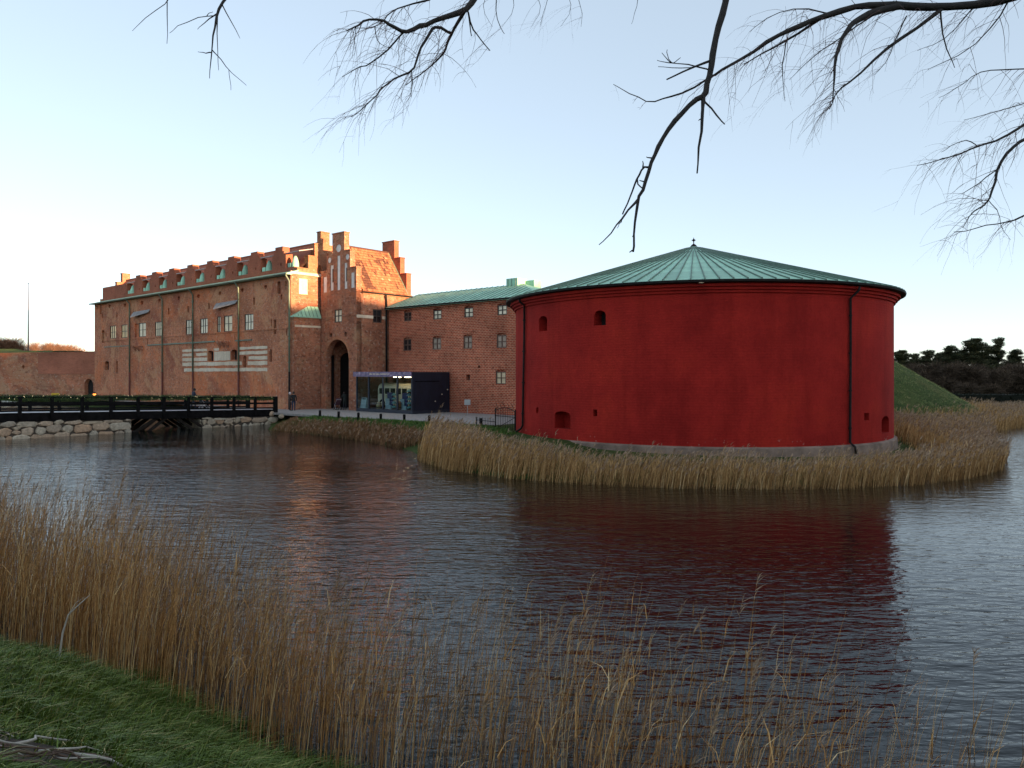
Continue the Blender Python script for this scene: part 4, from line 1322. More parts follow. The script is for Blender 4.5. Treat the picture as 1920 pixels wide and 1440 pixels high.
fs = [(i * k + j, (i + 1) * k + j, (i + 1) * k + (j + 1) % k, i * k + (j + 1) % k) for i in range(len(secs) - 1) for j in range(k)]
mb.add(vv, fs + [tuple(range(k - 1, -1, -1)), tuple((len(secs) - 1) * k + j for j in range(k))])
bod = U.part('body', mb, CREAM)
for i in range(7):
    x = bx0 + .30 + i * .79
    mb = MB(); mb.box(x, x + .64, by0 - .012, by0 + .02, 2.62, 3.14); U.part('window', mb, BLACKP)
for x in (bx0 + .72, bx1 - .95):
    mb = MB(); mb.tube([(x, by0 - .03, 1.72), (x, by0 + .2, 1.72)], .40, 18); w_ = U.part('wheel', mb, TIMBER)
    mb = MB(); mb.tube([(x, by0 - .05, 1.72), (x, by0 - .028, 1.72)], .2, 14); U.part('rim', mb, CREAM, w_)
mb = MB(); mb.box(bx0 + 1.2, bx0 + 1.62, by0 - .02, by0 + .01, 1.75, 2.55); U.part('door', mb, plain('bus_door', (0.35, 0.36, 0.22), .5, .2, 3))
mb = MB(); mb.tube([(bx0 - .04, by0 + .35, 2.1), (bx0 + .06, by0 + .35, 2.1)], .13, 12); U.part('headlight', mb, WHITEP)
mb = MB()
cxr, czr = bx0 + 2.05, 2.25
ring = [(cxr + .24 * cos(q * pi / 10), by0 - .03, czr + .5 * sin(q * pi / 10)) for q in range(21)]
mb.tube(ring, .03, 6); mb.bar((cxr, by0 - .03, czr - .45), (cxr, by0 - .03, czr + .45), .06, .03); U.part('emblem', mb, plain('emblem_bronze', (0.22, 0.15, 0.06), .5, .3, 3))
PBLUE = plain('deep_blue_board', (0.008, 0.015, 0.10), .5, .3, 2)
PLIGHT = plain('pale_blue_board', (0.26, 0.38, 0.42), .5, .25, 2)
TEAL = plain('teal_enamel', (0.10, 0.26, 0.27), .4, .4, 3)
for i, (q0, q1, lab) in enumerate(((710, 815, 'tall dark blue display board with pale panel before the bus door'), (975, 1085, 'tall dark blue display board with pale panel nearest the pavilion corner'))):
    a0 = on_b(650 + q0 / 9.6, 760, KB + .8)[0]; a1 = on_b(650 + q1 / 9.6, 760, KB + .8)[0]
    D = Thing('display_board', lab, 'display board', ((a0 + a1) / 2, KB + .8, 1.301), group='display boards in the pavilion')
    mb = MB(); mb.box(a0 + .1, a1, KB + .85, KB + .92, 1.302, 2.78); b_ = D.part('board', mb, PBLUE)
    mb = MB(); mb.box(a0, a0 + (a1 - a0) * .62, KB + .72, KB + .80, 1.302, 2.25); D.part('panel', mb, PLIGHT)
    mb = MB(); mb.box(a0 + (a1 - a0) * .62, a1, KB + .66, KB + .80, 1.302, 1.66); D.part('plinth', mb, PLIGHT)
for i, (q0, q1, zt, lab) in enumerate(((822, 885, 2.75, 'column of teal enamel lamps beside the first blue board'), (1098, 1158, 3.15, 'taller column of teal enamel lamps at the pavilion corner'))):
    a = on_b(650 + (q0 + q1) / 2 / 9.6, 760, KB + .9)[0]
    D = Thing('lamp_column', lab, 'display', (a, KB + .9, 1.301), group='lamp columns in the pavilion')
    mb = MB(); mb.tube([(a, KB + .9, 1.302), (a, KB + .9, zt)], .03, 6); D.part('pole', mb, DARKPIPE)
    z = 1.45
    while z < zt:
        mb = MB(); mb.lathe([(.05, z + .22), (.12, z + .16), (.26, z + .02), (.24, z), (.05, z + .1)], 14, (a, KB + .9)); D.part('lamp_shade', mb, TEAL, smooth=True); z += .36
a = on_b(650 + 320 / 9.6, 760, KB + .7)[0]
D = Thing('display_crate', 'pale grey slanted display case at the left of the pavilion', 'display case', (a, KB + .7, 1.301))
mb = MB(); mb.add([(a - .42, KB + .5, 1.302), (a + .42, KB + .5, 1.302), (a + .42, KB + 1.0, 1.302), (a - .42, KB + 1.0, 1.302), (a - .36, KB + .68, 2.25), (a + .36, KB + .68, 2.25), (a + .36, KB + .95, 2.25), (a - .36, KB + .95, 2.25)],
                  [(0, 1, 5, 4), (1, 2, 6, 5), (2, 3, 7, 6), (3, 0, 4, 7), (4, 5, 6, 7)]); D.part('case', mb, PLIGHT)
mb = MB(); mb.add([(a - .26, KB + .645, 2.1), (a + .26, KB + .645, 2.1), (a + .26, KB + .665, 2.2), (a - .26, KB + .665, 2.2)], [(0, 1, 2, 3)]); D.part('slot', mb, DARK)
for (q, lab, colr, hh) in ((578, 'small yellowish lantern on the pavilion floor before the bus', (0.30, 0.25, 0.12), .62), (942, 'small brown wooden barrel on the pavilion floor between boards', (0.22, 0.10, 0.04), .75)):
    a = on_b(650 + q / 9.6, 760, KB + .6)[0]
    D = Thing('lantern' if q < 600 else 'barrel', lab, 'lantern' if q < 600 else 'barrel', (a, KB + .6, 1.301))
    mb = MB(); mb.lathe([(.0, 1.302), (.19, 1.302), (.25, 1.302 + hh * .45), (.19, 1.302 + hh * .9), (.08, 1.302 + hh), (0, 1.302 + hh)], 14, (a, KB + .6)); D.part('body', mb, plain('exhibit_%d' % q, colr, .6, .3, 5), smooth=True)
    for zz in (.2, .7):
        mb = MB(); mb.lathe([(.225, 1.302 + hh * zz), (.245, 1.302 + hh * zz), (.245, 1.302 + hh * zz + .05), (.225, 1.302 + hh * zz + .05)], 14, (a, KB + .6)); D.part('hoop', mb, DARKPIPE)

# ================================================================== BRIDGE
BA = -58.9; BF = -63.3
def zd(b):
    return 1.80 + (1.30 - 1.80) * (b - 16.0) / 20.3 if b > 16 else 1.80 + (16 - b) * .004
BE = 36.3; BS = -9.0
T = Thing('timber_bridge', 'dark timber footbridge with railings leading across the moat to the gate', 'bridge', ((BA + BF) / 2, 20, 0))
bs = [BS, 0, 8, 16, 24, 30, BE]
def ribbon(mb, a0, a1, dz0, dz1):
    for p, q in zip(bs[:-1], bs[1:]):
        mb.add([(a, b, zd(b) + dz) for b in (p, q) for dz in (dz0, dz1) for a in (a0, a1)], [(0, 1, 3, 2), (4, 6, 7, 5), (0, 4, 5, 1), (2, 3, 7, 6), (0, 2, 6, 4), (1, 5, 7, 3)])
mb = MB(); ribbon(mb, BF + .12, BA - .1, -.10, 0); T.part('deck', mb, DECK)
for a in (BA, BF):
    mb = MB(); ribbon(mb, a - .11, a + .11, -.62, -.02); T.part('beam', mb, TIMBER)
for a in (BA - 1.5, BA - 2.9):
    mb = MB(); ribbon(mb, a - .12, a + .12, -.6, -.11); T.part('beam', mb, TIMBER)
pbs = [on_a(p, 760, BA)[0] for p in (36, 103, 160, 217, 266, 313, 358, 400, 440, 479, 515)]
stp = (pbs[-1] - pbs[0]) / 10
pbs = [pbs[0] + stp * i for i in range(-12, 11)]
for a, s in ((BA, 1), (BF, -1)):
    for i, b in enumerate(pbs):
        if b < BS + .3: continue
        z = zd(b)
        big = .10 if i != len(pbs) - 1 else .15
        mb = MB(); mb.box(a + s * .12 - big, a + s * .12 + big, b - big, b + big, z - .45, z + 1.10 + (.04 if big > .1 else 0)); T.part('post', mb, TIMBER)
    for (d0, d1, w) in ((.98, 1.10, .07), (.46, .62, .05)):
        for p, q in zip(pbs[:-1], pbs[1:]):
            if p < BS + .3: continue
            mb = MB(); mb.bar((a, p, zd(p) + (d0 + d1) / 2), (a, q, zd(q) + (d0 + d1) / 2), w * 2, d1 - d0); T.part('rail', mb, TIMBER)
    for p, q in zip(pbs[:-1], pbs[1:]):
        if p < BS + .3: continue
        mb = MB(); mb.bar((a - s * .12, p, zd(p) + .12), (a - s * .12, q, zd(q) + .12), .12, .12); T.part('kerb_rail', mb, TIMBER)
for a in (BA - .1, BA - 1.5, BA - 2.9, BF + .1):
    for (b0, z0, b1, z1) in ((23.9, .05, 26.3, 1.05), (24.6, -.3, 26.9, 1.0), (29.2, .0, 27.2, 1.05), (30.2, .0, 28.2, 1.05)):
        mb = MB(); mb.bar((a, b0, z0 - .3), (a, b1, z1 + .1), .2, .2); T.part('strut', mb, TIMBERW)
# garlands along both handrails
t = tint_mat('garland_needles', [(0, (0.015, 0.035, 0.010)), (.6, (0.05, 0.095, 0.025)), (1, (0.13, 0.17, 0.05))], .7)
FAIRY = glow('fairy_light', (1.0, 0.80, 0.45), 1.6)
for a, lab in ((BA, 'evergreen garland with fairy lights along the near bridge rail'), (BF, 'evergreen garland with fairy lights along the far bridge rail')):
    n = 17000
    b = RNG.uniform(4, 36.2, n); zc = np.array([zd(q) for q in b]) + 1.03
    th_ = RNG.uniform(0, 2 * pi, n); rr = RNG.uniform(.03, .15, n) + .03 * np.sin(b * 3.1)
    P0 = np.stack([a + rr * np.cos(th_), b, zc + rr * np.sin(th_)], 1)
    d = np.stack([np.cos(th_), RNG.uniform(-.9, .9, n), np.sin(th_) - .35], 1) * RNG.uniform(.06, .15, n)[:, None]
    G = Thing('garland', lab, 'garland', (a, 20, 2.6), group='bridge garlands')
    ob = ribbons('foliage', t, P0 - np.array(G.o), P0 - np.array(G.o) + d * .6, P0 - np.array(G.o) + d + np.array([0, 0, -.02]), .018, RNG.random(n), parent=G.e, kind='stuff')
    mb = MB()
    for i in range(60):
        bb = 4 + 32 * (i + random.random()) / 60; q = (a + random.uniform(.06, .16), bb, zd(bb) + 1.05 + random.uniform(-.12, .14))
        r = .012
        mb.add([(q[0] + r, q[1], q[2]), (q[0] - r, q[1], q[2]), (q[0], q[1] + r, q[2]), (q[0], q[1] - r, q[2]), (q[0], q[1], q[2] + r), (q[0], q[1], q[2] - r)],
               [(0, 2, 4), (2, 1, 4), (1, 3, 4), (3, 0, 4), (2, 0, 5), (1, 2, 5), (3, 1, 5), (0, 3, 5)])
    G.part('fairy_lights', mb, FAIRY, kind='stuff')

# ================================================================== RUBBLE STONE ABUTMENTS
def stone_mesh(poly, depth, rr):
    """poly: list of (u, z) round a stone; returns MB in (u, depth, z): a bulged lump with chamfered edge"""
    mb = MB()
    cx = sum(p[0] for p in poly) / len(poly); cz = sum(p[1] for p in poly) / len(poly)
    n = len(poly)
    rings = []
    for f, d in ((1.0, 0.02), (.95, -depth * .6), (.72, -depth)):
        rings.append([(cx + (p[0] - cx) * f, d + rr.uniform(-.015, .015), cz + (p[1] - cz) * f) for p in poly])
    v = [p for r in rings for p in r] + [(cx, -depth * 1.08, cz)]
    f = []
    for k in range(2):
        for i in range(n):
            j = (i + 1) % n
            f.append((k * n + i, k * n + j, (k + 1) * n + j, (k + 1) * n + i))
    for i in range(n):
        f.append((2 * n + i, 2 * n + (i + 1) % n, 3 * n))
    mb.add(v, f)
    return mb
def rubble(u0, u1, zfun, z0, rr):
    """irregular courses; yields octagonal stones"""
    out = []
    rowsz = [z0]
    while rowsz[-1] < 1.0:
        rowsz.append(rowsz[-1] + rr.uniform(.45, .66))
    for ri in range(len(rowsz)):
        zb = rowsz[ri]; u = u0
        while u < u1 - .1:
            w = min(rr.choice((.4, .55, .7, .9, 1.1, 1.35)) * rr.uniform(.85, 1.15), u1 - u)
            if u1 - (u + w) < .25: w = u1 - u
            zt = rowsz[ri + 1] if ri + 1 < len(rowsz) else zfun((u + u + w) / 2)
            zt = min(zt, zfun(u + w / 2)); h_ = zt - zb
            if h_ < .12:
                u += w; continue
            parts = [(zb, zt)]
            if h_ > .45 and w < .7 and rr.random() < .35:
                m = zb + h_ * rr.uniform(.4, .6); parts = [(zb, m), (m, zt)]
            dzj = rr.uniform(-.09, .09)
            parts = [(a + (dzj if a > z0 + .1 else 0), b + dzj) for a, b in parts]
            for (a, b) in parts:
                g = .010; hh = (b - a)
                j = lambda s: rr.uniform(-s, s) * 1.45
                x0, x1, y0, y1 = u + g, u + w - g, a + g, b - g
                cx_ = min(.3 * w, .19); cy_ = min(.34 * hh, .17)
                out.append([(x0 + cx_ + j(.05), y0 + j(.03)), ((x0 + x1) / 2 + j(.05), y0 - .01 + j(.03)), (x1 - cx_ + j(.05), y0 + j(.03)), (x1 + j(.03), y0 + cy_ + j(.04)), (x1 + j(.03), y1 - cy_ + j(.05)),
                            (x1 - cx_ + j(.05), y1 + j(.04)), ((x0 + x1) / 2 + j(.05), y1 + .02 + j(.04)), (x0 + cx_ + j(.05), y1 + j(.04)), (x0 + j(.03), y1 - cy_ + j(.05)), (x0 + j(.03), y0 + cy_ + j(.04))])
            u += w
    return out
rr = random.Random(21)
for (b0, b1, nm) in ((2.0, 24.0, 'boulder stone causeway wall carrying the left part of the bridge'), (29.6, 36.6, 'boulder stone abutment at the castle end of the bridge')):
    T = Thing('stone_abutment', nm, 'stone wall', ((BA + BF) / 2, (b0 + b1) / 2, 0))
    mb = MB()
    for p, q in zip(np.linspace(b0, b1, 6)[:-1], np.linspace(b0, b1, 6)[1:]):
        mb.add([(a, b, z) for b in (p, q) for z in (-1.2, zd(b) - .64) for a in (BF + .02, BA + .02)], [(0, 1, 3, 2), (4, 6, 7, 5), (0, 4, 5, 1), (2, 3, 7, 6), (0, 2, 6, 4), (1, 5, 7, 3)])
    core = T.part('core', mb, MORTAR)
    bb0 = max(b0, 10.0)
    for poly in rubble(bb0, b1, lambda u: zd(u) - .60, -.28, rr):
        sm_ = stone_mesh(poly, rr.uniform(.07, .17), rr)
        m2 = MB(); m2.add([(BA + .03 - d, u, z) for (u, d, z) in sm_.v], sm_.f)
        T.part('stone', m2, STONE, core)
    end = b1 if b0 < 10 else b0
    s_ = 1 if b0 < 10 else -1
    for poly in rubble(BF + .1, BA - .05, lambda u: zd(end) - .62, -.28, rr):
        sm_ = stone_mesh(poly, rr.uniform(.07, .15), rr)
        m2 = MB(); m2.add([(u, end + s_ * (.01 - d), z) for (u, d, z) in sm_.v], sm_.f)
        T.part('stone', m2, STONE, core)
# loose boulders where the abutment meets the lawn
for i, (px, py, s, lab) in enumerate(((508, 775, .55, 'pale boulder beside the last bridge post'), (527, 779, .38, 'smaller boulder to the right of the bridge end'))):
    x, y = at_z(px, py, .95)
    mb = MB(); mb.lathe([(0, .62), (.3, .58), (.52, .35), (.55, .1), (.42, -.2), (0, -.25)], 9); 
    mb.v = [(v_[0] * s * (1 + .25 * sin(3 * v_[1] + i)), v_[1] * s * 1.1, v_[2] * s * (1 + .2 * sin(4 * v_[0] + i))) for v_ in mb.v]
    ob = single('boulder', mb, STONE, lab, 'boulder', 'boulders by the bridge'); ob.location = (x, y, .8)

# ================================================================== CURTAIN WALL, RAMPART, MAST
wl0 = cw(PA0 + .1, PB + .3); wd = Vector((-.907, .42, 0)).normalized(); wnrm = Vector((wd.y, -wd.x, 0))
wnrm = wnrm if wnrm.y < 0 else -wnrm
def wmap(x, z, d):
    # x counts leftwards as negative so that x grows to the right
    p = wl0 + wd * (-x) - wnrm * d
    return (p.x, p.y, z)
T = Thing('curtain_wall', 'long patched brick curtain wall left of the palace with an arched doorway', 'wall', (wl0.x, wl0.y, 1.0), castle=False)
def wx(px):
    k = (px - 960) / FPX
    # wl0.x + wd.x s = k (wl0.y + wd.y s)
    s = (k * wl0.y - wl0.x) / (wd.x - k * wd.y)
    return -s, wl0.y + wd.y * s
d0, yd = wx(158); d1, _ = wx(175)
dz = EYE - (710 - HORIZON) / FPX * yd
hx, yh = wx(43.5); hz = EYE - (688 - HORIZON) / FPX * yh
hl = [dict(r=(d0, d1, .8, dz), s='arch'), dict(r=(hx - .3, hx + .3, hz - .35, hz + .35), s='oval')]
mb = MB(); rwall(mb, [(-85, 1.0, .8, 7.45)], hl, wmap, .7, step=4.0)
T.part('wall', mb, WALLB)
mb = MB(); rwall(mb, [(wx(72)[0], .9, 4.4, 7.44)], [], lambda x, z, d: wmap(x, z, d - .05), .05)
T.part('repaired_face', mb, brick('new_brick_facing', (0.42, 0.135, 0.075), (0.34, 0.105, 0.06), (0.36, 0.2, 0.14), 0.28, 0.1, 0.012, [((0.36, 0.15, 0.09), 0.3, 0.55)], 0.35, 0.25, 0.01), label='evenly red repaired upper brickwork')
mb = MB(); mb.quad(wmap(d0 - .2, .8, .6), wmap(d1 + .2, .8, .6), wmap(d1 + .2, dz + .2, .6), wmap(d0 - .2, dz + .2, .6)); T.part('door', mb, DARK)
mb = MB(); mb.quad(wmap(hx - .5, hz - .5, .4), wmap(hx + .5, hz - .5, .4), wmap(hx + .5, hz + .5, .4), wmap(hx - .5, hz + .5, .4)); T.part('loophole', mb, DARK)
mb = MB(); rwall(mb, [(-85, 1.0, 7.455, 7.55)], [], lambda x, z, d: wmap(x, z, d - .1), .9); T.part('coping', mb, WALLB)
mb = MB()        # grass-grown earth rampart behind the wall
N = 40
for i in range(N):
    xa, xb = -85 + 72 * i / N, -85 + 72 * (i + 1) / N
    def hh(x): return 7.75 + .55 * (1 / (1 + math.exp((x + 26) * .35))) + .12 * sin(x * .8) + .08 * sin(x * 2.1)
    for (da, ha, db, hb) in ((.9, -.35, 2.6, 0), (2.6, 0, 7, .15), (7, .15, 16, -5)):
        mb.quad(wmap(xa, hh(xa) + ha, da), wmap(xb, hh(xb) + ha, da), wmap(xb, hh(xb) + hb, db), wmap(xa, hh(xa) + hb, db))
single('rampart_bank', mb, TURF, kind='structure')
mp_ = at_y(53, 700, 122)
T = Thing('flag_mast', 'thin bare flag mast standing behind the curtain wall', 'mast', (mp_.x, mp_.y, 5.5), castle=False)
mb = MB(); mb.tube([(mp_.x, mp_.y, 5.5), (mp_.x, mp_.y, 12), (mp_.x, mp_.y, 19.2)], [.13, .10, .045], 8); T.part('pole', mb, plain('mast_paint', (0.06, 0.03, 0.028), .5, .2, 2))
mb = MB(); mb.lathe([(0, 19.45), (.08, 19.38), (.08, 19.26), (0, 19.2)], 8, (mp_.x, mp_.y)); T.part('knob', mb, DARKPIPE)

# ================================================================== LAMP, SIGN, CABINET, BOLLARDS, IRON GATE
a, b = -112.0, 41.0
p = cw(a, b, 1.0)
k = (177 - 960) / FPX; Yl = 100.0
p = Vector((k * Yl, Yl, 1.0))
T = Thing('lit_lantern', 'glowing orange globe lantern at the left corner of the palace', 'lamp', p, castle=False)
zl = EYE - (739 - HORIZON) / FPX * Yl
mb = MB(); mb.tube([(p.x, p.y, .8), (p.x, p.y, zl - .2)], .05, 8); T.part('pole', mb, DARKPIPE)
mb = MB(); mb.lathe([(0, zl + .2), (.12, zl + .16), (.2, zl), (.12, zl - .16), (0, zl - .2)], 12, (p.x, p.y)); T.part('globe', mb, glow('orange_globe', (1.0, 0.30, 0.05), 1.0), smooth=True)
mb = MB(); mb.lathe([(.0, zl + .3), (.34, zl + .12), (.34, zl + .06), (0, zl + .2)], 12, (p.x, p.y)); T.part('hood', mb, DARKPIPE)
p = at_y(104, 741, 92); 
T = Thing('yellow_sign', 'yellow construction sign board standing before the curtain wall', 'sign', (p.x, p.y, 1.0), castle=False)
YEL = plain('yellow_board', (0.62, 0.42, 0.02), .5, .15, 2)
mb = MB(); mb.box(p.x - .5, p.x + .5, p.y - .03, p.y, p.z - .3, p.z + .25); bd_ = T.part('board', mb, YEL)
mb = MB(); mb.box(p.x - .06, p.x + .06, p.y - .04, p.y - .031, p.z - .08, p.z + .02); T.part('mark', mb, TIMBER, bd_)
for s in (-.4, .4):
    mb = MB(); mb.tube([(p.x + s, p.y + .03, .9), (p.x + s, p.y + .03, p.z + .2)], .03, 6); T.part('post', mb, DARKPIPE)
x, y = at_z(876.5, 779, 1.02)
T = Thing('meter_cabinet', 'small pale grey cabinet on a thin post against the brick wing', 'cabinet', (x, y, 1.02), castle=False)
s = y / FPX
mb = MB(); mb.box(x - .02, x + .02, y - .02, y + .02, .95, EYE - 58 * s); T.part('post', mb, plain('galvanised', (0.35, 0.36, 0.36), .4, .15, 3, metal=.6))
mb = MB(); mb.box(x - 5.6 * s, x + 5.6 * s, y - .16, y + .1, EYE - 59.5 * s, EYE - 49 * s); bd_ = T.part('box', mb, plain('cabinet_grey', (0.42, 0.44, 0.43), .5, .1, 3))
mb = MB(); mb.box(x - 4.9 * s, x + 4.9 * s, y - .175, y - .162, EYE - 58.8 * s, EYE - 49.7 * s); dr = T.part('door', mb, bpy.data.materials['cabinet_grey'], bd_)
BOLL = [(600, 780, 'first in the row, nearest the bridge'), (635, 782.5, 'second in the row from the bridge'), (672, 785, 'third from the bridge'), (714, 787.5, 'fourth in the row, before the pavilion glass'),
        (758, 789, 'fifth in the row, near the pavilion corner'), (805, 791, 'sixth from the bridge'), (902, 797, 'last in the row, beside the iron gate')]
first = None
for px, py, lab in BOLL:
    x, y = at_z(px, py, 1.0)
    lab = 'short dark bollard on the path edge, ' + lab
    if first is None:
        T = Thing('bollard', lab, 'bollard', (x, y, 1.0), castle=False, group='bollards along the path edge')
        mb = MB(); mb.lathe([(.10, .9), (.10, 1.44), (.085, 1.47), (0, 1.48)], 10, (x, y)); T.part('post', mb, TIMBER)
        mb = MB(); mb.lathe([(.104, 1.30), (.108, 1.32), (.108, 1.37), (.104, 1.39)], 10, (x, y)); T.part('band', mb, DARKPIPE)
        first = T.e
    else:
        e = copy_tree(first); e.location = (x, y, 1.0); e['label'] = lab
# iron gate and railing between path and round tower
x0, y0 = at_z(893, 800, .95); x1, y1 = at_z(968, 812, .85)
G0, G1 = Vector((x0, y0, .9)), Vector((x1, y1, .85))
gp = G0.lerp(G1, .5)
T = Thing('iron_gate', 'black wrought iron gate and railing against the round tower', 'gate', G0, castle=False)
zt = EYE - (772 - HORIZON) / FPX * G1.y
for f in (.0, .5, .98):
    q = G0.lerp(G1, f); mb = MB(); mb.tube([(q.x, q.y, .5), (q.x, q.y, zt + (.12 if f > .4 else -.55))], .045, 6); T.part('post', mb, DARKPIPE)
for i in range(1, 24):
    f = i / 24; q = G0.lerp(G1, f)
    h_ = zt - .58 if f < .5 else zt - .08 + .22 * sin(pi * (f - .5) / .5)
    mb = MB(); mb.tube([(q.x, q.y, .75), (q.x, q.y, h_), (q.x, q.y, h_ + .08)], [.014, .014, .003], 5); T.part('bar', mb, DARKPIPE)
for (f0, f1, z_) in ((0, .5, .95), (0, .5, zt - .75), (.5, .98, .95), (.5, .98, zt - .35)):
    a_, b_ = G0.lerp(G1, f0), G0.lerp(G1, f1); mb = MB(); mb.bar((a_.x, a_.y, z_), (b_.x, b_.y, z_), .03, .04); T.part('rail', mb, DARKPIPE)
mb = MB(); a_, b_ = G0.lerp(G1, .5), G0.lerp(G1, .98)
pts = []
for i in range(11):
    q = a_.lerp(b_, i / 10); pts.append((q.x, q.y, zt - .02 + .22 * sin(pi * i / 10)))
mb.tube(pts, .025, 6); T.part('arched_rail', mb, DARKPIPE)
mb = MB(); mb.bar((a_.x, a_.y, .95), (b_.x, b_.y, zt - .35), .02, .03); T.part('brace', mb, DARKPIPE)
for i in range(5):
    q = a_.lerp(b_, (i + .5) / 5); s_ = random.uniform(-.25, .1)
    mb = MB(); mb.tube([(q.x, q.y, zt + .1 + .15 * sin(pi * (i + .5) / 5)), (q.x + s_ * .6, q.y, zt + .4), (q.x + s_ * 1.6, q.y, zt + .55)], [.02, .015, .004], 5); T.part('spike', mb, DARKPIPE)

# ================================================================== PEOPLE AND PRAMS
def person_mat(name, shoe, leg, coat, skin, hair, zc, zn, zh):
    t = NT(name); c = t.n('ShaderNodeTexCoord'); s = t.n('ShaderNodeSeparateXYZ'); t.l(c.outputs['Object'], s.inputs[0])
    f = t.math('DIVIDE', s.outputs[2], 2.0)
    col = t.ramp(f, [(0.0, shoe), (.045, leg), (zc / 2, coat), (zn / 2, skin), (zh / 2, hair)], 'CONSTANT')
    n = t.noise(c.outputs['Object'], 14, 4)
    t.color(t.mix(.6, col, t.ramp(n, [(.3, .6), (.7, 1.3)]), 'MULTIPLY')); t.set(Roughness=.85)
    return t.m
def person(label, loc, face, J, mat, scale=1.0, hair=None, group=None, skinm=None):
    """J: joint overrides; figure faces local +y"""
    j = dict(pel=(0, 0, .96, .145), bel=(0, .01, 1.12, .135), che=(0, .0, 1.32, .155), nec=(0, .01, 1.50, .062), chin=(0, .035, 1.57, .075), head=(0, .03, 1.67, .098), top=(0, .02, 1.74, .07), nose=(0, .13, 1.645, .018),
             ls=(-.185, 0, 1.42, .075), le=(-.25, -.03, 1.14, .055), lw=(-.25, .06, .90, .042), rs=(.185, 0, 1.42, .075), re=(.25, -.03, 1.14, .055), rw=(.25, .06, .90, .042),
             lh=(-.10, 0, .90, .10), lk=(-.105, .02, .50, .068), la=(-.105, -.02, .09, .05), lt=(-.11, .15, .045, .042), rh=(.10, 0, .90, .10), rk=(.105, .02, .50, .068), ra=(.105, -.02, .09, .05), rt=(.11, .15, .045, .042))
    j.update(J)
    names = list(j); idx = {n: i for i, n in enumerate(names)}
    ed = [('pel', 'bel'), ('bel', 'che'), ('che', 'nec'), ('nec', 'chin'), ('chin', 'head'), ('head', 'top'), ('head', 'nose'), ('che', 'ls'), ('ls', 'le'), ('le', 'lw'), ('che', 'rs'), ('rs', 're'), ('re', 'rw'),
          ('pel', 'lh'), ('lh', 'lk'), ('lk', 'la'), ('la', 'lt'), ('pel', 'rh'), ('rh', 'rk'), ('rk', 'ra'), ('ra', 'rt')]
    me = bpy.data.meshes.new('person')
    me.from_pydata([j[n][:3] for n in names], [(idx[a], idx[b]) for a, b in ed], [])
    me.materials.append(mat)
    root = bpy.data.objects.new('person', me); COL.objects.link(root)
    root.location = loc; root.rotation_euler = (0, 0, face); root.scale = (scale,) * 3
    tag(root, label, 'person', group)
    md = root.modifiers.new('skin', 'SKIN'); md.use_smooth_shade = True
    if not me.skin_vertices:
        bpy.context.view_layer.objects.active = root
    for i, n in enumerate(names):
        r = j[n][3]; me.skin_vertices[0].data[i].radius = (r, r * (.8 if n in ('pel', 'bel', 'che') else 1.0)); me.skin_vertices[0].data[i].use_root = (n == 'pel')
    sd = root.modifiers.new('sub', 'SUBSURF'); sd.levels = 1; sd.render_levels = 1
    for s in ('l', 'r'):
        w = Vector(j[s + 'w'][:3]); e = Vector(j[s + 'e'][:3]); d = (w - e).normalized(); sd_ = d.cross(Vector((0, 1, 0)))
        sd_ = sd_.normalized() if sd_.length > .1 else Vector((1, 0, 0)); fw = sd_.cross(d)
        mb = MB(); mb.tube([w, w + d * .05, w + d * .10], [.034, .042, .036], 8)
        for q, L in ((-.030, .060), (-.010, .075), (.010, .070), (.030, .055)):
            b0 = w + d * .095 + fw * q; mb.tube([b0, b0 + d * L * .55 + sd_ * .008, b0 + d * L + sd_ * .03], [.0095, .009, .007], 5)
        b0 = w + d * .03 + fw * .035; mb.tube([b0, b0 + fw * .03 + d * .03, b0 + fw * .035 + d * .06], [.012, .011, .008], 5)
        link('hand', mb.mesh('hand', skinm), root)
    if hair:
        mb = MB(); h = Vector(j['head'][:3])
        mb.lathe([(0, .135), (.06, .125), (.105, .07), (.118, .0), (.112, -.05), (.09, -.09)], 14)
        mb.v = [(v_[0] * .95 + h.x, v_[1] * 1.05 + h.y - .018, v_[2] + h.z - .0) for v_ in mb.v]
        link('hair', mb.mesh('hair', hair, smooth=True), root)
    return root
SKIN = plain('skin', (0.55, 0.33, 0.25), .6, .1, 8)
HAIRD = plain('dark_hair', (0.02, 0.014, 0.01), .7, .3, 30)
HAIRW = plain('pale_knit_cap', (0.60, 0.50, 0.50), .8, .15, 30)
sk = (0.55, 0.33, 0.25)
m1 = person_mat('dark_coat_figure', (0.01, 0.01, 0.01), (0.02, 0.03, 0.07), (0.012, 0.012, 0.014), sk, (0.02, 0.015, 0.01), .88, 1.53, 1.72)
m2 = person_mat('brown_coat_figure', (0.02, 0.015, 0.01), (0.03, 0.022, 0.02), (0.045, 0.022, 0.014), sk, (0.5, .4, .4), .80, 1.53, 1.72)
m3 = person_mat('navy_coat_figure', (0.01, 0.01, 0.01), (0.012, 0.014, 0.03), (0.018, 0.02, 0.04), sk, (0.012, 0.01, 0.01), .82, 1.53, 1.72)
m4 = person_mat('black_hood_figure', (0.01, 0.01, 0.01), (0.012, 0.012, 0.02), (0.012, 0.016, 0.014), sk, (0.012, 0.016, 0.014), .60, 1.55, 1.66)
x, y = at_z(550.5, 770.5, 1.02)
person('person in a long black coat and blue jeans by the palace corner, back turned', (x, y, 1.02), radians(20), dict(lw=(-.22, .10, .92, .042)), m1, 1.0, HAIRD, 'people at the palace corner', SKIN)
person('person in a brown coat and pale knitted cap beside the palace downpipe', (x - .42, y + .25, 1.02), radians(-60), dict(rw=(.2, .22, 1.05, .042), re=(.25, 0, 1.14, .055)), m2, .97, HAIRW, 'people at the palace corner', SKIN)
wb = on_a(362, 760, -61.2)[0]; pz = zd(wb)
p = cw(-61.2, wb, pz)
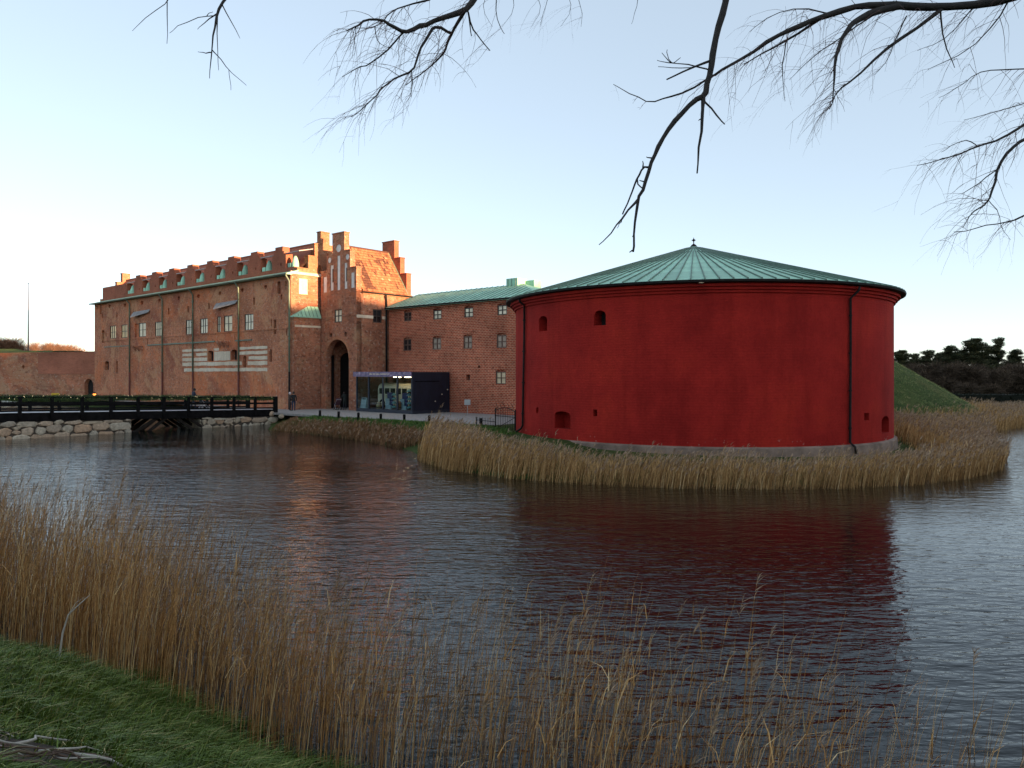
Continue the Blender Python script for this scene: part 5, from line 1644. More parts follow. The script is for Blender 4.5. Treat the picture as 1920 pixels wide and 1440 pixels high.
walk = dict(lk=(-.10, .20, .50, .068), la=(-.10, .28, .10, .05), lt=(-.10, .46, .07, .042), rk=(.10, -.06, .50, .068), ra=(.10, -.36, .13, .05), rt=(.10, -.24, .045, .042),
            le=(-.26, .12, 1.16, .055), lw=(-.2, .40, 1.02, .042), re=(.26, .12, 1.16, .055), rw=(.2, .40, 1.02, .042), che=(0, .06, 1.32, .16), nec=(0, .09, 1.5, .062), chin=(0, .13, 1.56, .075), head=(0, .13, 1.66, .098), top=(0, .12, 1.73, .07), nose=(0, .23, 1.63, .018),
            ls=(-.185, .05, 1.42, .075), rs=(.185, .05, 1.42, .075))
person('person in a dark jacket pushing a pram across the bridge towards the gate', (p.x, p.y, p.z + .0), ANG, walk, m3, 1.0, HAIRD, None, SKIN)
def pram(label, loc, rot, cloth, bar):
    T = Thing('pram', label, 'pram', loc, castle=False); T.e.rotation_euler = (0, 0, rot); T.o = Vector((0, 0, 0))
    for (x_, y_, r) in ((-.25, -.28, .15), (.25, -.28, .15), (-.22, .34, .11), (.22, .34, .11)):
        mb = MB(); mb.tube([(x_ - .025, y_, r), (x_ + .025, y_, r)], r, 14); w = T.part('wheel', mb, TIMBER)
        mb = MB(); mb.tube([(x_ - .028, y_, r), (x_ + .028, y_, r)], r * .62, 12); T.part('rim', mb, bar, w)
    mb = MB()
    for s in (-.24, .24):
        mb.tube([(s, .34, .12), (s, -.12, .58), (s, -.45, .98)], .014, 6); mb.tube([(s, -.28, .16), (s, .12, .55)], .014, 6)
    mb.tube([(-.24, -.45, .98), (.24, -.45, .98)], .018, 6); T.part('frame', mb, bar)
    mb = MB(); mb.add([(-.2, -.28, .48), (.2, -.28, .48), (.2, .36, .42), (-.2, .36, .42), (-.22, -.34, .80), (.22, -.34, .80), (.22, .42, .62), (-.22, .42, .62)], [(0, 3, 2, 1), (0, 1, 5, 4), (1, 2, 6, 5), (2, 3, 7, 6), (3, 0, 4, 7)]); T.part('seat', mb, cloth)
    mb = MB()
    for i in range(6):
        a0, a1 = pi * .95 - i * .24, pi * .95 - (i + 1) * .24
        mb.quad((-.23, -.05 + .36 * cos(a0), .74 + .36 * sin(a0)), (.23, -.05 + .36 * cos(a0), .74 + .36 * sin(a0)), (.23, -.05 + .36 * cos(a1), .74 + .36 * sin(a1)), (-.23, -.05 + .36 * cos(a1), .74 + .36 * sin(a1)))
    T.part('hood', mb, cloth)
    return T
CLOTHD = plain('dark_pram_cloth', (0.015, 0.017, 0.02), .8, .3, 6)
CLOTHP = plain('plum_pram_cloth', (0.07, 0.025, 0.035), .8, .3, 6)
CHROME = plain('bright_tube', (0.55, 0.56, 0.58), .3, .1, 4, metal=.8)
p = cw(-61.2, wb + .95, zd(wb + .9)); pram('dark pram with pale wheels rolling on the bridge', p, ANG, CLOTHD, CHROME)
p = cw(-58.3, GB + .2, 1.02)
person('person in a dark hooded coat leaning over a pram in the gateway', cw(-57.75, GB - .15, 1.02), ANG + radians(75), dict(che=(0, .10, 1.30, .16), nec=(0, .16, 1.46, .062), chin=(0, .21, 1.51, .075), head=(0, .22, 1.60, .105), top=(0, .2, 1.67, .08), nose=(0, .32, 1.57, .018),
       ls=(-.185, .1, 1.40, .075), rs=(.185, .1, 1.40, .075), le=(-.24, .28, 1.18, .055), lw=(-.2, .46, 1.05, .042), re=(.24, .28, 1.18, .055), rw=(.2, .46, 1.05, .042)), m4, 1.0, HAIRD, None, SKIN)
pram('plum coloured pram with bright tube handle in the gateway', cw(-58.75, GB - .3, 1.02), ANG + radians(75), CLOTHP, CHROME)

# ================================================================== TREES
BARK = plain('dark_bark', (0.030, 0.024, 0.020), .9, .4, 9, bump=.01)
BARKW = plain('warm_bark', (0.10, 0.06, 0.04), .9, .3, 6)
TWIGW = tint_mat('warm_twigs', [(0, (0.11, 0.055, 0.035)), (1, (0.26, 0.14, 0.085))], .85)
TWIGD = tint_mat('dark_twigs', [(0, (0.030, 0.020, 0.014)), (.6, (0.085, 0.058, 0.038)), (1, (0.16, 0.11, 0.07))], .9)
PINE = tint_mat('pine_needles', [(0, (0.014, 0.022, 0.009)), (.6, (0.045, 0.055, 0.022)), (1, (0.12, 0.10, 0.04))], .8)
HEDGE = tint_mat('hedge_leaves', [(0, (0.004, 0.007, 0.003)), (1, (0.012, 0.019, 0.008))], .8)

def grow(rng, h, trunk_h, spread, r0, levels=4, nb=5):
    """limbs as tubes, returns (MB of wood, array of twig anchor points with directions)"""
    mb = MB(); tips = []
    def rec(p, d, L, r, lev):
        n = 4; pts = [p]; rad = [r]; q = p.copy(); dd = d.copy()
        for i in range(n):
            dd = (dd + Vector((rng.uniform(-.18, .18), rng.uniform(-.18, .18), rng.uniform(-.04, .14)))).normalized()
            q = q + dd * (L / n); pts.append(q.copy()); rad.append(r * (1 - .5 * (i + 1) / n))
            if lev <= 2: tips.append((q.copy(), dd.copy()))
        mb.tube(pts, rad, 5 if lev > 2 else 3, cap=False)
        if lev == 0: return
        for k in range(nb if lev > 1 else nb + 1):
            f = rng.uniform(.35, 1.0); i = min(int(f * n), n - 1); base = pts[i].lerp(pts[i + 1], f * n - i)
            az = rng.uniform(0, 2 * pi); tilt = rng.uniform(.4, 1.0) * spread
            o = dd.orthogonal().normalized(); o.rotate(__import__('mathutils').Quaternion(dd, az))
            nd = (dd * cos(tilt) + o * sin(tilt)); nd.z += .12; nd.normalize()
            rec(base, nd, L * rng.uniform(.5, .72), max(r * .45, .008), lev - 1)
    rec(Vector((0, 0, 0)), Vector((0, 0, 1)), trunk_h, r0, levels)
    return mb, tips
def twig_mesh(name, tips, rng, per, L, w, mat, droop=0.0):
    A = np.array([tuple(t_[0]) for t_ in tips]); D = np.array([tuple(t_[1]) for t_ in tips])
    A = np.repeat(A, per, 0); D = np.repeat(D, per, 0); n = len(A)
    d = D + rng.normal(0, .75, (n, 3)); d /= np.linalg.norm(d, axis=1)[:, None]
    l = (rng.uniform(.4, 1.0, n) * L)[:, None]
    A = A + rng.normal(0, .12 * L, (n, 3))
    P1 = A + d * l * .55 + rng.normal(0, .06 * L, (n, 3)); P2 = P1 + d * l * .45 + rng.normal(0, .08 * L, (n, 3)); P2[:, 2] -= droop * L
    V = np.empty((n, 5, 3)); S = np.cross(d, rng.normal(0, 1, (n, 3))); S /= np.linalg.norm(S, axis=1)[:, None] + 1e-9
    V[:, 0] = A - S * w; V[:, 1] = A + S * w; V[:, 2] = P1 - S * w * .7; V[:, 3] = P1 + S * w * .7; V[:, 4] = P2
    b = np.arange(n) * 5
    F = np.stack([b, b + 1, b + 3, b, b + 3, b + 2, b + 2, b + 3, b + 4], 1).reshape(-1, 3)
    return raw_mesh(name, V.reshape(-1, 3), F, mat, np.repeat(rng.random(n), 5), make=False)
def place_tree(name, label, loc, wood, crown, woodmat, scale, rot, group):
    e = bpy.data.objects.new(name, None); COL.objects.link(e)
    e.location = loc; e.rotation_euler = (0, 0, rot); e.scale = scale if isinstance(scale, tuple) else (scale,) * 3
    tag(e, label, 'tree', group)
    link('trunk', wood, e); link('crown', crown, e)
    return e
protos = []
for k in range(3):
    rg = random.Random(40 + k)
    mbw, tips = grow(rg, 10, 4.2, .95, .22, 4, 4)
    nr_ = np.random.default_rng(k)
    sel = tips if len(tips) < 1500 else rg.sample(tips, 1500)
    protos.append((mbw, sel, nr_))
wv = [(m_.mesh('trunk', BARKW), twig_mesh('crown', s_, n_, 3, 1.2, .015, TWIGW)) for m_, s_, n_ in protos]
dv = [(m_.mesh('trunk', BARK), twig_mesh('crown', s_, n_, 6, 1.25, .022, TWIGD)) for m_, s_, n_ in protos]
left = [(-20, 634, 150, 'leftmost'), (22, 631, 146, 'second from the left, left of the mast'), (46, 640, 158, 'just behind the mast'), (78, 644, 150, 'right of the mast'), (104, 641, 155, 'third from the right'), (128, 646, 148, 'second from the right'), (150, 654, 158, 'rightmost and lowest, towards the palace'),
        (2, 638, 166, 'farther back behind the leftmost pair'), (62, 645, 168, 'farther back, just right of the mast'), (92, 640, 170, 'farther back in the middle of the row'), (118, 644, 166, 'farther back near the right end')]
for i, (px, py, Y, lab) in enumerate(left):
    top = EYE + (HORIZON - py) / FPX * Y
    w, c_ = wv[i % 3]; zm = max(v_.co.z for v_ in c_.vertices)
    place_tree('bare_tree', 'sunlit bare tree behind the curtain wall, ' + lab, ((px - 960) / FPX * Y, Y, 1.0), w, c_, BARKW, tuple((top - 1) / zm * k_ for k_ in (1.35, 1.35, 1.1)), i * 1.7, 'bare trees behind the curtain wall')
# dark wood on the far right: pines over bare thicket
def pine_meshes(seed):
    rg = np.random.default_rng(seed); mb = MB()
    mb.tube([(0, 0, 0), (.1, 0, 4), (.0, .1, 8), (.05, 0, 10)], [.28, .22, .12, .04], 7)
    A = []
    for k in range(30):
        z = 2.6 + 7.4 * k / 30 + rg.uniform(-.35, .35); az = k * 2.4 + rg.uniform(-.9, .9); L = (2.9 - 2.1 * (k / 30) ** 1.4) * rg.uniform(.35, 1.1)
        e = np.array([cos(az) * L, sin(az) * L, z + .35])
        mb.tube([(0, 0, z - .3), tuple(e * [.6, .6, 1]), tuple(e)], [.08, .05, .02], 4)
        for q in range(4):
            f = .4 + .22 * q; cpt = np.array([e[0] * f, e[1] * f, z - .1 + .5 * f]) + rg.normal(0, .16, 3); n = int(rg.uniform(110, 220))
            u = rg.normal(0, 1, (n, 3)); u /= np.linalg.norm(u, axis=1)[:, None]
            A.append(cpt + u * (rg.random(n) ** .45)[:, None] * np.array([.70, .70, .38]) * rg.uniform(.6, 1.25))
    A = np.concatenate(A); n = len(A)
    d = rg.normal(0, 1, (n, 3)); d[:, 2] = np.abs(d[:, 2]) * .6; d /= np.linalg.norm(d, axis=1)[:, None]
    l = rg.uniform(.12, .28, n)[:, None]; S = np.cross(d, rg.normal(0, 1, (n, 3))); S /= np.linalg.norm(S, axis=1)[:, None]
    V = np.empty((n, 3, 3)); V[:, 0] = A - S * .055; V[:, 1] = A + S * .055; V[:, 2] = A + d * l * 1.4
    F = np.arange(n * 3).reshape(-1, 3)
    return mb.mesh('trunk', BARK), raw_mesh('crown', V.reshape(-1, 3), F, PINE, np.repeat(rg.random(n), 3), make=False)
pv = [pine_meshes(s) for s in (1, 2, 3)]
right = [('pine_tree', 1688, 662, 118, 'at the tower edge, half hidden'), ('pine_tree', 1740, 664, 122, 'low, first to the right of the round tower'), ('pine_tree', 1778, 655, 126, 'flat-topped, left of the tallest'), ('pine_tree', 1824, 640, 124, 'tallest and broadest'),
         ('pine_tree', 1872, 641, 130, 'slim-topped, right of the tallest'), ('pine_tree', 1900, 662, 126, 'low, near the right picture edge'), ('pine_tree', 1945, 664, 128, 'cut by the right picture edge'),
         ('pine_tree', 1714, 670, 132, 'small, between the tower and the low pine'), ('pine_tree', 1758, 668, 136, 'small, behind the flat-topped one'), ('pine_tree', 1800, 662, 138, 'dense, just left of the tallest'), ('pine_tree', 1850, 656, 134, 'dense, filling the gap between the two tallest')]
for i, (nm, px, py, Y, lab) in enumerate(right):
    top = EYE + (HORIZON - py + 5) / FPX * Y; w, c_ = pv[i % 3]; s = (top - .8) / 10.3
    place_tree(nm, 'dark pine in the far wood, ' + lab, ((px - 960) / FPX * Y, Y, .8), w, c_, BARK, (s * (1.35, 1.5, 1.2, 1.45, .85, 1.6, 1.3, 1.3, 1.4, 1.5, 1.2)[i], s * 1.2, s), i * 2.1, 'pines in the far wood')
thick = [(1690, 684, 104, 'at the tower edge'), (1722, 672, 110, 'above the mound'), (1748, 676, 106, 'second beyond the mound'), (1775, 668, 110, 'below the flat-topped pine'), (1800, 672, 104, 'left of the rounded bush'), (1836, 684, 98, 'wide and rounded'), (1868, 676, 104, 'below the slim pine'),
         (1895, 672, 108, 'second from the right edge'), (1925, 675, 102, 'at the right picture edge'), (1712, 690, 116, 'small, deep in the wood'), (1790, 690, 114, 'small, under the pines'), (1880, 690, 112, 'small, behind the hedge')]
for i, (px, py, Y, lab) in enumerate(thick):
    top = EYE + (HORIZON - py) / FPX * Y; w, c_ = dv[i % 3]; s = (top + 1.8) / max(v_.co.z for v_ in c_.vertices)
    place_tree('thicket_tree', 'dark bare thicket tree in the far wood, ' + lab, ((px - 960) / FPX * Y, Y, -1.8), w, c_, BARK, (s * 1.25, s * 1.25, s), i * 1.3, 'bare thicket trees of the far wood')
# clipped hedge
hx0, hx1, hy = 38.0, 130.0, 87.0
T = Thing('clipped_hedge', 'long low clipped dark hedge on the far shore', 'hedge', ((hx0 + hx1) / 2, hy, .9), castle=False)
hz1 = EYE - (739 - HORIZON) / FPX * hy
mb = MB(); mb.box(hx0, hx1, hy + .1, hy + 1.3, .3, hz1 - .08); T.part('core', mb, plain('hedge_core', (0.006, 0.009, 0.004), .95, .4, 2))
n = 16000
A = np.stack([RNG.uniform(hx0, hx1, n), np.where(RNG.random(n) < .7, hy + .1 + RNG.normal(0, .05, n), RNG.uniform(hy, hy + 1.3, n)), RNG.uniform(.8, hz1 - .05, n)], 1)
topm = RNG.random(n) < .25; A[topm, 2] = hz1 - .06 + RNG.normal(0, .05, topm.sum()); A[topm, 1] = RNG.uniform(hy, hy + 1.3, topm.sum())
d = RNG.normal(0, 1, (n, 3)) * .12
ribbons('foliage', HEDGE, A - np.array(T.o), A - np.array(T.o) + d * .5, A - np.array(T.o) + d, .05, RNG.random(n), parent=T.e, kind='stuff')
# woodland behind the right of the viewpoint: its tops keep the low sun off everything below the eaves
t = NT('woodland_foliage'); v = t.coord(); n1 = t.noise(v, 1.2, 5, .7)
t.color(t.ramp(n1, [(.3, (0.012, 0.016, 0.008)), (.7, (0.04, 0.045, 0.02))])); t.set(Roughness=.9); t.bump(n1, 1, .3)
gable_w = cw(PA1, PB + 3)
pdir = Vector((-SUN_DIR.y, SUN_DIR.x, 0))
pdir = pdir if pdir.y > 0 else -pdir
LWOOD = 128.0
lat0 = gable_w.dot(pdir)
mb = MB(); rg = random.Random(9)
base = gable_w + SUN_DIR * LWOOD
HW = 11.25 + LWOOD * tan(SUN_ELEV)
lat = -70.0
while lat < 270:
    q = base + pdir * (lat - lat0)
    hgt = HW + rg.uniform(-.25, .25) + (1.2 if lat < lat0 - 14 or lat > lat0 + 25 else 0)
    R = rg.uniform(3.6, 5.0)
    mb.tube([(q.x, q.y, -.5), (q.x, q.y, hgt * .5)], [.4, .25], 6)
    for (cz, cr) in ((hgt - R * .9, R * .9), (hgt - R * 2.0, R * 1.15), (hgt - R * 3.0, R * 1.1), (hgt - R * 4, R)):
        if cz < 0: continue
        n_u, n_v = 14, 9
        vs, fs_ = [], []
        for iv in range(n_v + 1):
            for iu in range(n_u):
                th_, ph = 2 * pi * iu / n_u, pi * iv / n_v
                rr_ = cr * (1 + .10 * sin(5 * th_ + lat) * sin(4 * ph) + rg.uniform(-.05, .05))
                z_ = min(cz + rr_ * cos(ph), hgt)
                vs.append((q.x + rr_ * sin(ph) * cos(th_), q.y + rr_ * sin(ph) * sin(th_), z_))
        for iv in range(n_v):
            for iu in range(n_u):
                fs_.append((iv * n_u + iu, iv * n_u + (iu + 1) % n_u, (iv + 1) * n_u + (iu + 1) % n_u, (iv + 1) * n_u + iu))
        mb.add(vs, fs_)
    lat += rg.uniform(1.6, 2.4)
single('woodland', mb, t.m, 'dark belt of tall woodland across the water behind the viewpoint', kind='stuff', smooth=True)

# ================================================================== REEDS AND GRASS
REED = tint_mat('dry_reed', [(0, (0.14, 0.065, 0.020)), (.5, (0.52, 0.295, 0.11)), (.85, (0.78, 0.50, 0.22)), (1, (0.86, 0.63, 0.35))], .75)
REEDN = tint_mat('dry_reed_near', [(0, (0.15, 0.068, 0.020)), (.5, (0.46, 0.225, 0.072)), (.85, (0.72, 0.42, 0.16)), (1, (0.85, 0.62, 0.32))], .7)
PLUME = tint_mat('reed_plume', [(0, (0.20, 0.13, 0.08)), (1, (0.46, 0.32, 0.21))], .9)
WEED = tint_mat('dry_weeds', [(0, (0.09, 0.045, 0.02)), (.6, (0.26, 0.125, 0.055)), (1, (0.42, 0.26, 0.13))], .85)
GRASS = tint_mat('grass_blades', [(0, (0.055, 0.095, 0.012)), (.6, (0.15, 0.22, 0.035)), (.9, (0.27, 0.31, 0.065)), (1, (0.48, 0.38, 0.15))], .6)
def reeds(name, P, z, h, lean, w, mat, label, plume=.5, o=(0, 0, 0)):
    n = len(P); B = np.column_stack([P, z]); w = np.asarray(w) * np.ones(n)
    L = np.stack([lean + RNG.normal(0, .07, n), RNG.normal(0, .09, n), np.ones(n)], 1)
    C = np.stack([np.abs(RNG.normal(.10, .06, n)) * np.sign(lean + .05), RNG.normal(0, .05, n), np.zeros(n)], 1)
    pt = lambda f: B + L * (h * f)[:, None] + C * (h * f * f)[:, None]
    tint = np.clip(RNG.normal(.42, .30, n), 0, 1)
    one = np.ones(n)
    main = ribbons(name, mat, B, pt(one * .55), pt(one), w, tint, label=label)
    # blades half way up
    k = RNG.integers(0, n, int(n * .8)); f = RNG.uniform(.3, .85, len(k))
    Q = B[k] + L[k] * (h[k] * f)[:, None] + C[k] * (h[k] * f * f)[:, None]
    d = np.stack([RNG.normal(.07, .07, len(k)), RNG.normal(0, .07, len(k)), RNG.uniform(.15, .4, len(k))], 1)
    ribbons('reed_leaves', mat, Q, Q + d * .6, Q + d * np.array([1.5, 1.5, .75]), w[k] * 1.1, np.clip(RNG.normal(.55, .2, len(k)), 0, 1), parent=main)
    k = np.where(RNG.random(n) < plume)[0]
    if len(k):
        k = np.repeat(k, 4); m = len(k)
        f = RNG.uniform(.90, 1.0, m); Q = B[k] + L[k] * (h[k] * f)[:, None] + C[k] * (h[k] * f * f)[:, None]
        d = np.stack([RNG.normal(.10, .05, m), RNG.normal(0, .05, m), RNG.uniform(.05, .2, m)], 1)
        ribbons('reed_plumes', PLUME, Q, Q + d * .6, Q + d + np.array([.03, 0, -.02]), w[k] * 2.2, RNG.random(m), parent=main)
sh = np.array(SHORE)
sub = np.array(LAND1)
def sample_far(n, x0, x1, y0, y1, dmin, dmax, extra=None):
    Q = np.column_stack([RNG.uniform(x0, x1, n), RNG.uniform(y0, y1, n)])
    d = poly_sd(Q, LAND1)
    m = (d > dmin) & (d < dmax)
    m &= np.hypot(Q[:, 0] - TC.x, Q[:, 1] - TC.y) > TR + .5
    if extra is not None: m &= extra(Q)
    return Q[m], d[m]
# front of the round tower
Q, d = sample_far(150000, -7.5, 30, 26, 46, -.35, 3.4, lambda q: (q[:, 0] > -5.0 + 0 * q[:, 1]) & (q[:, 0] - .2 * (q[:, 1] - 30) < 24))
z = np.maximum(ground_z(Q), -.1)
edge = np.clip(1 - (d - 1.2) / 2.6, .4, 1) * (1 + .16 * np.sin(Q[:, 0] * 1.3 + np.sin(Q[:, 1] * 2)) * np.sin(Q[:, 0] * .37 + 1) + .08 * np.sin(Q[:, 0] * 4.7 + Q[:, 1] * 3))
clumps = .55 + .45 * np.sin(Q[:, 0] * 2.9 + 2 * np.sin(Q[:, 1] * 1.7)) * np.sin(Q[:, 1] * 2.3 + np.sin(Q[:, 0] * 1.1) * 2)
keep = RNG.random(len(Q)) < np.clip(1.15 - d / 4.2, .2, 1) * np.clip(clumps + .15, .2, 1)
Q, z, edge = Q[keep], z[keep], edge[keep]
reeds('reed_belt', Q, z, (RNG.uniform(.70, 1.35, len(Q)) + .35 * (RNG.random(len(Q)) < .06)) * edge * (1 + .42 * np.clip((0.5 - Q[:, 0]) / 3, 0, 1)), .10 * np.ones(len(Q)), .0075, REED, 'dense belt of dry reeds round the red tower', .25)
# right point and shore
Q, d = sample_far(170000, 17, 75, 30, 80, .15, 60, lambda q: (q[:, 0] - .2 * (q[:, 1] - 30) > 20) & (np.hypot(q[:, 0] - HILL[0], (q[:, 1] - HILL[1]) * .9) > 18.4))
keep = RNG.random(len(Q)) < np.where(Q[:, 1] < 52, 1, .75)
Q = Q[keep]; z = np.maximum(ground_z(Q), -.1)
reeds('reed_point', Q, z, RNG.uniform(.85, 1.45, len(Q)), .10 * np.ones(len(Q)), .009 + .004 * (Q[:, 1] > 50), REED, 'broad stand of dry reeds on the point at the right', .25)
# low brown weeds on the castle bank
Q, d = sample_far(60000, -24, 1, 44, 66, -.3, 2.3, lambda q: (q[:, 0] > -19))
z = np.maximum(ground_z(Q), -.05)
reeds('bank_weeds', Q, z, RNG.uniform(.2, .62, len(Q)) * np.clip((Q[:, 0] + 20) / 8, .25, 1), .0 * np.ones(len(Q)), .014, WEED, 'low brown weeds along the castle bank', .1)
# lawn blades on the castle bank
Q, d = sample_far(90000, -26, 4, 42, 72, 1.0, 9.0, lambda q: ((q[:, 0] * CV[0] + q[:, 1] * CV[1]) < 36.0) & ((q[:, 0] * CU[0] + q[:, 1] * CU[1]) > -58))
z = ground_z(Q); n = len(Q); B = np.column_stack([Q, z]); d3 = np.stack([RNG.normal(0, .06, n), RNG.normal(0, .06, n), RNG.uniform(.06, .2, n)], 1)
LAWN = tint_mat('lawn_blades', [(0, (0.030, 0.075, 0.008)), (.6, (0.065, 0.14, 0.018)), (1, (0.13, 0.20, 0.035))], .6)
ribbons('lawn_grass', LAWN, B, B + d3 * .6, B + d3, .02, RNG.random(n), label='short green lawn on the castle bank')
# hill grass tufts
n = 60000; Q = np.column_stack([RNG.uniform(25, 48, n), RNG.uniform(60, 92, n)])
r_ = np.hypot(Q[:, 0] - HILL[0], (Q[:, 1] - HILL[1]) * .9); Q = Q[r_ < 18]; z = ground_z(Q); n = len(Q)
B = np.column_stack([Q, z - .02]); d3 = np.stack([RNG.normal(.04, .06, n), RNG.normal(0, .06, n), RNG.uniform(.03, .12, n)], 1)
MOUNDG = tint_mat('mound_grass', [(0, (0.14, 0.17, 0.055)), (.6, (0.27, 0.31, 0.11)), (1, (0.46, 0.38, 0.18))], .8)
ribbons('mound_grass', MOUNDG, B, B + d3 * .6, B + d3, .014, RNG.random(n), label='rough grass on the green mound')

# near reeds
def near_reeds(n, x0, x1, o0, o1, dens, hmin, hmax):
    X = RNG.uniform(x0, x1, n); off = RNG.uniform(o0, o1, n)
    Y = (off - .524 * X) / .852
    Q = np.column_stack([X, Y])
    m = (RNG.random(n) < dens(X, off)) & (Y > 2.2)
    Q = Q[m]; off = off[m]
    return Q, off
tubesV, tubesF, tubesT = [], [], []
def stem_field(Q, h, lean, r, ztint):
    """three-sided tapering stems in five rings"""
    n = len(Q); z = np.maximum(ground_z(Q), -.3); B = np.column_stack([Q, z])
    L = np.stack([lean + RNG.normal(0, .055, n), RNG.normal(0, .07, n), np.ones(n)], 1)
    C = np.stack([RNG.normal(.09, .07, n), RNG.normal(0, .05, n), np.zeros(n)], 1)
    K = 5; ang = RNG.uniform(0, 2 * pi, n)
    V = np.empty((n, K, 3, 3))
    for k in range(K):
        f = k / (K - 1); c_ = B + L * (h * f)[:, None] + C * (h * f ** 2.4)[:, None]
        for s in range(3):
            a = ang + s * 2 * pi / 3
            V[:, k, s] = c_ + np.stack([np.cos(a), np.sin(a), np.zeros(n)], 1) * (r * (1 - .75 * f))[:, None]
    base = np.arange(n) * K * 3
    F = []
    for k in range(K - 1):
        for s in range(3):
            s2 = (s + 1) % 3
            F.append(np.stack([base + k * 3 + s, base + k * 3 + s2, base + k * 3 + 3 + s2, base + k * 3 + 3 + s], 1))
    return V.reshape(-1, 3), np.concatenate(F), np.repeat(ztint, K * 3), B, L, C
def near_stand(name, label, Q, h, r, plume, leaf=1.0):
    n = len(Q); tint = np.clip(RNG.normal(.46, .34, n), 0, 1)
    cl = np.sin(Q[:, 0] * 2.1 + 1.7 * np.sin(Q[:, 1] * 1.9)) * np.sin(Q[:, 1] * 2.6 + 1.3 * np.sin(Q[:, 0] * 1.4))
    h = h * (1 + .17 * cl); ok = RNG.random(n) < np.clip(.80 + .5 * cl, .35, 1)
    Q, h, r, tint = Q[ok], h[ok], r[ok], np.clip(tint[ok] + .10 * cl[ok], 0, 1); n = len(Q)
    V, F, Tn, B, L, C = stem_field(Q, h, .05, r, tint)
    main = raw_mesh(name, V, F, REEDN, Tn, label=label, kind='stuff')
    k = RNG.integers(0, n, int(n * leaf)); f = RNG.uniform(.25, .9, len(k))
    P0 = B[k] + L[k] * (h[k] * f)[:, None] + C[k] * (h[k] * f ** 2.4)[:, None]
    d = np.stack([RNG.normal(.04, .07, len(k)), RNG.normal(0, .07, len(k)), RNG.uniform(.16, .38, len(k))], 1)
    P2 = P0 + d * np.array([1.9, 1.9, 1.1]); P2[:, 2] -= RNG.uniform(0, .08, len(k))
    ribbons('reed_leaves', REEDN, P0, P0 + d * .65, P2, .0055, np.clip(RNG.normal(.6, .22, len(k)), 0, 1), parent=main)
    k = np.where(RNG.random(n) < plume)[0]
    if len(k):
        k = np.repeat(k, 13); m = len(k); f = RNG.uniform(.86, 1.0, m)
        P0 = B[k] + L[k] * (h[k] * f)[:, None] + C[k] * (h[k] * f ** 2.4)[:, None]
        d = np.stack([RNG.normal(.055, .03, m), RNG.normal(0, .03, m), RNG.uniform(.05, .13, m)], 1)
        ribbons('reed_plumes', PLUME, P0, P0 + d * .6, P0 + d * 1.05 + np.array([.015, 0, -.01]), .0055, RNG.random(m), parent=main)
dl = lambda X, off: np.clip(1.0 - (off - 6.8) / 3.2, .06, 1)
Q, off = near_reeds(11500, -17, -5.5, 5.8, 11.0, dl, 0, 0)
near_stand('reed_bed', 'tall dense dry reeds on the near shore at the left', Q, (RNG.uniform(1.25, 2.25, len(Q)) + .45 * (RNG.random(len(Q)) < .18)), RNG.uniform(.0035, .0065, len(Q)), .14, .5)
dm = lambda X, off: np.clip(.95 - (off - 6.8) / 2.4, .05, 1) * np.clip(1.0 - (X + 5.5) / 7.5, .30, 1)
Q, off = near_reeds(8200, -5.5, .6, 5.8, 10.2, dm, 0, 0)
near_stand('reed_bed', 'dry reeds thinning out along the near shore', Q, RNG.uniform(.9, 1.95, len(Q)) + .3 * (RNG.random(len(Q)) < .1), RNG.uniform(.003, .006, len(Q)), .10, .5)
dr_ = lambda X, off: np.clip(.9 - (off - 7.5) / 3.0, .1, 1) * np.clip(1.0 - (X - 1.0) / 5.5, .18, 1)
Q, off = near_reeds(2800, .6, 6.4, 5.6, 10.4, dr_, 0, 0)
near_stand('reed_bed', 'sparse thin reeds standing in the water at lower right', Q, RNG.uniform(.9, 2.1, len(Q)), RNG.uniform(.003, .0055, len(Q)), .06, .8)
# bank grass in front
n = 150000
Q = np.column_stack([RNG.uniform(-11.5, 2.5, n), RNG.uniform(2.8, 12.5, n)])
off = Q[:, 0] * .524 + Q[:, 1] * .852
m = (off < 6.45 + .15 * np.sin(Q[:, 0] * 3)) & (off > 1.4)
bare = np.hypot((Q[:, 0] + 3.95) / .8, (Q[:, 1] - 5.75) / .48) < 1.0 
m &= ~(bare & (RNG.random(n) < .95))
Q = Q[m]; n = len(Q); z = ground_z(Q)
clump = .6 + .6 * np.abs(np.sin(Q[:, 0] * 2.3 + np.sin(Q[:, 1] * 3.1)) * np.cos(Q[:, 1] * 2.7))
B = np.column_stack([Q, z - .02]); hgt = RNG.uniform(.08, .30, n) * clump * (1 + .5 * (RNG.random(n) < .04))
d3 = np.stack([.45 * hgt + RNG.normal(0, .05, n), RNG.normal(0, .06, n) - .2 * hgt, hgt], 1)
P2 = B + d3 * np.array([2.0, 2.0, 1.0]); P2[:, 2] -= .18 * hgt
big_ = .5 + .5 * np.sin(Q[:, 0] * 1.1 + 2 * np.sin(Q[:, 1] * .8)) * np.sin(Q[:, 1] * 1.7)
gt = np.clip(RNG.normal(.30, .25, n) + .30 * big_, 0, .92); gt[RNG.random(n) < .06] = 1.0
ribbons('bank_grass', GRASS, B, B + d3 * .62, P2, .0055, gt, label='long wind-combed grass on the near bank')
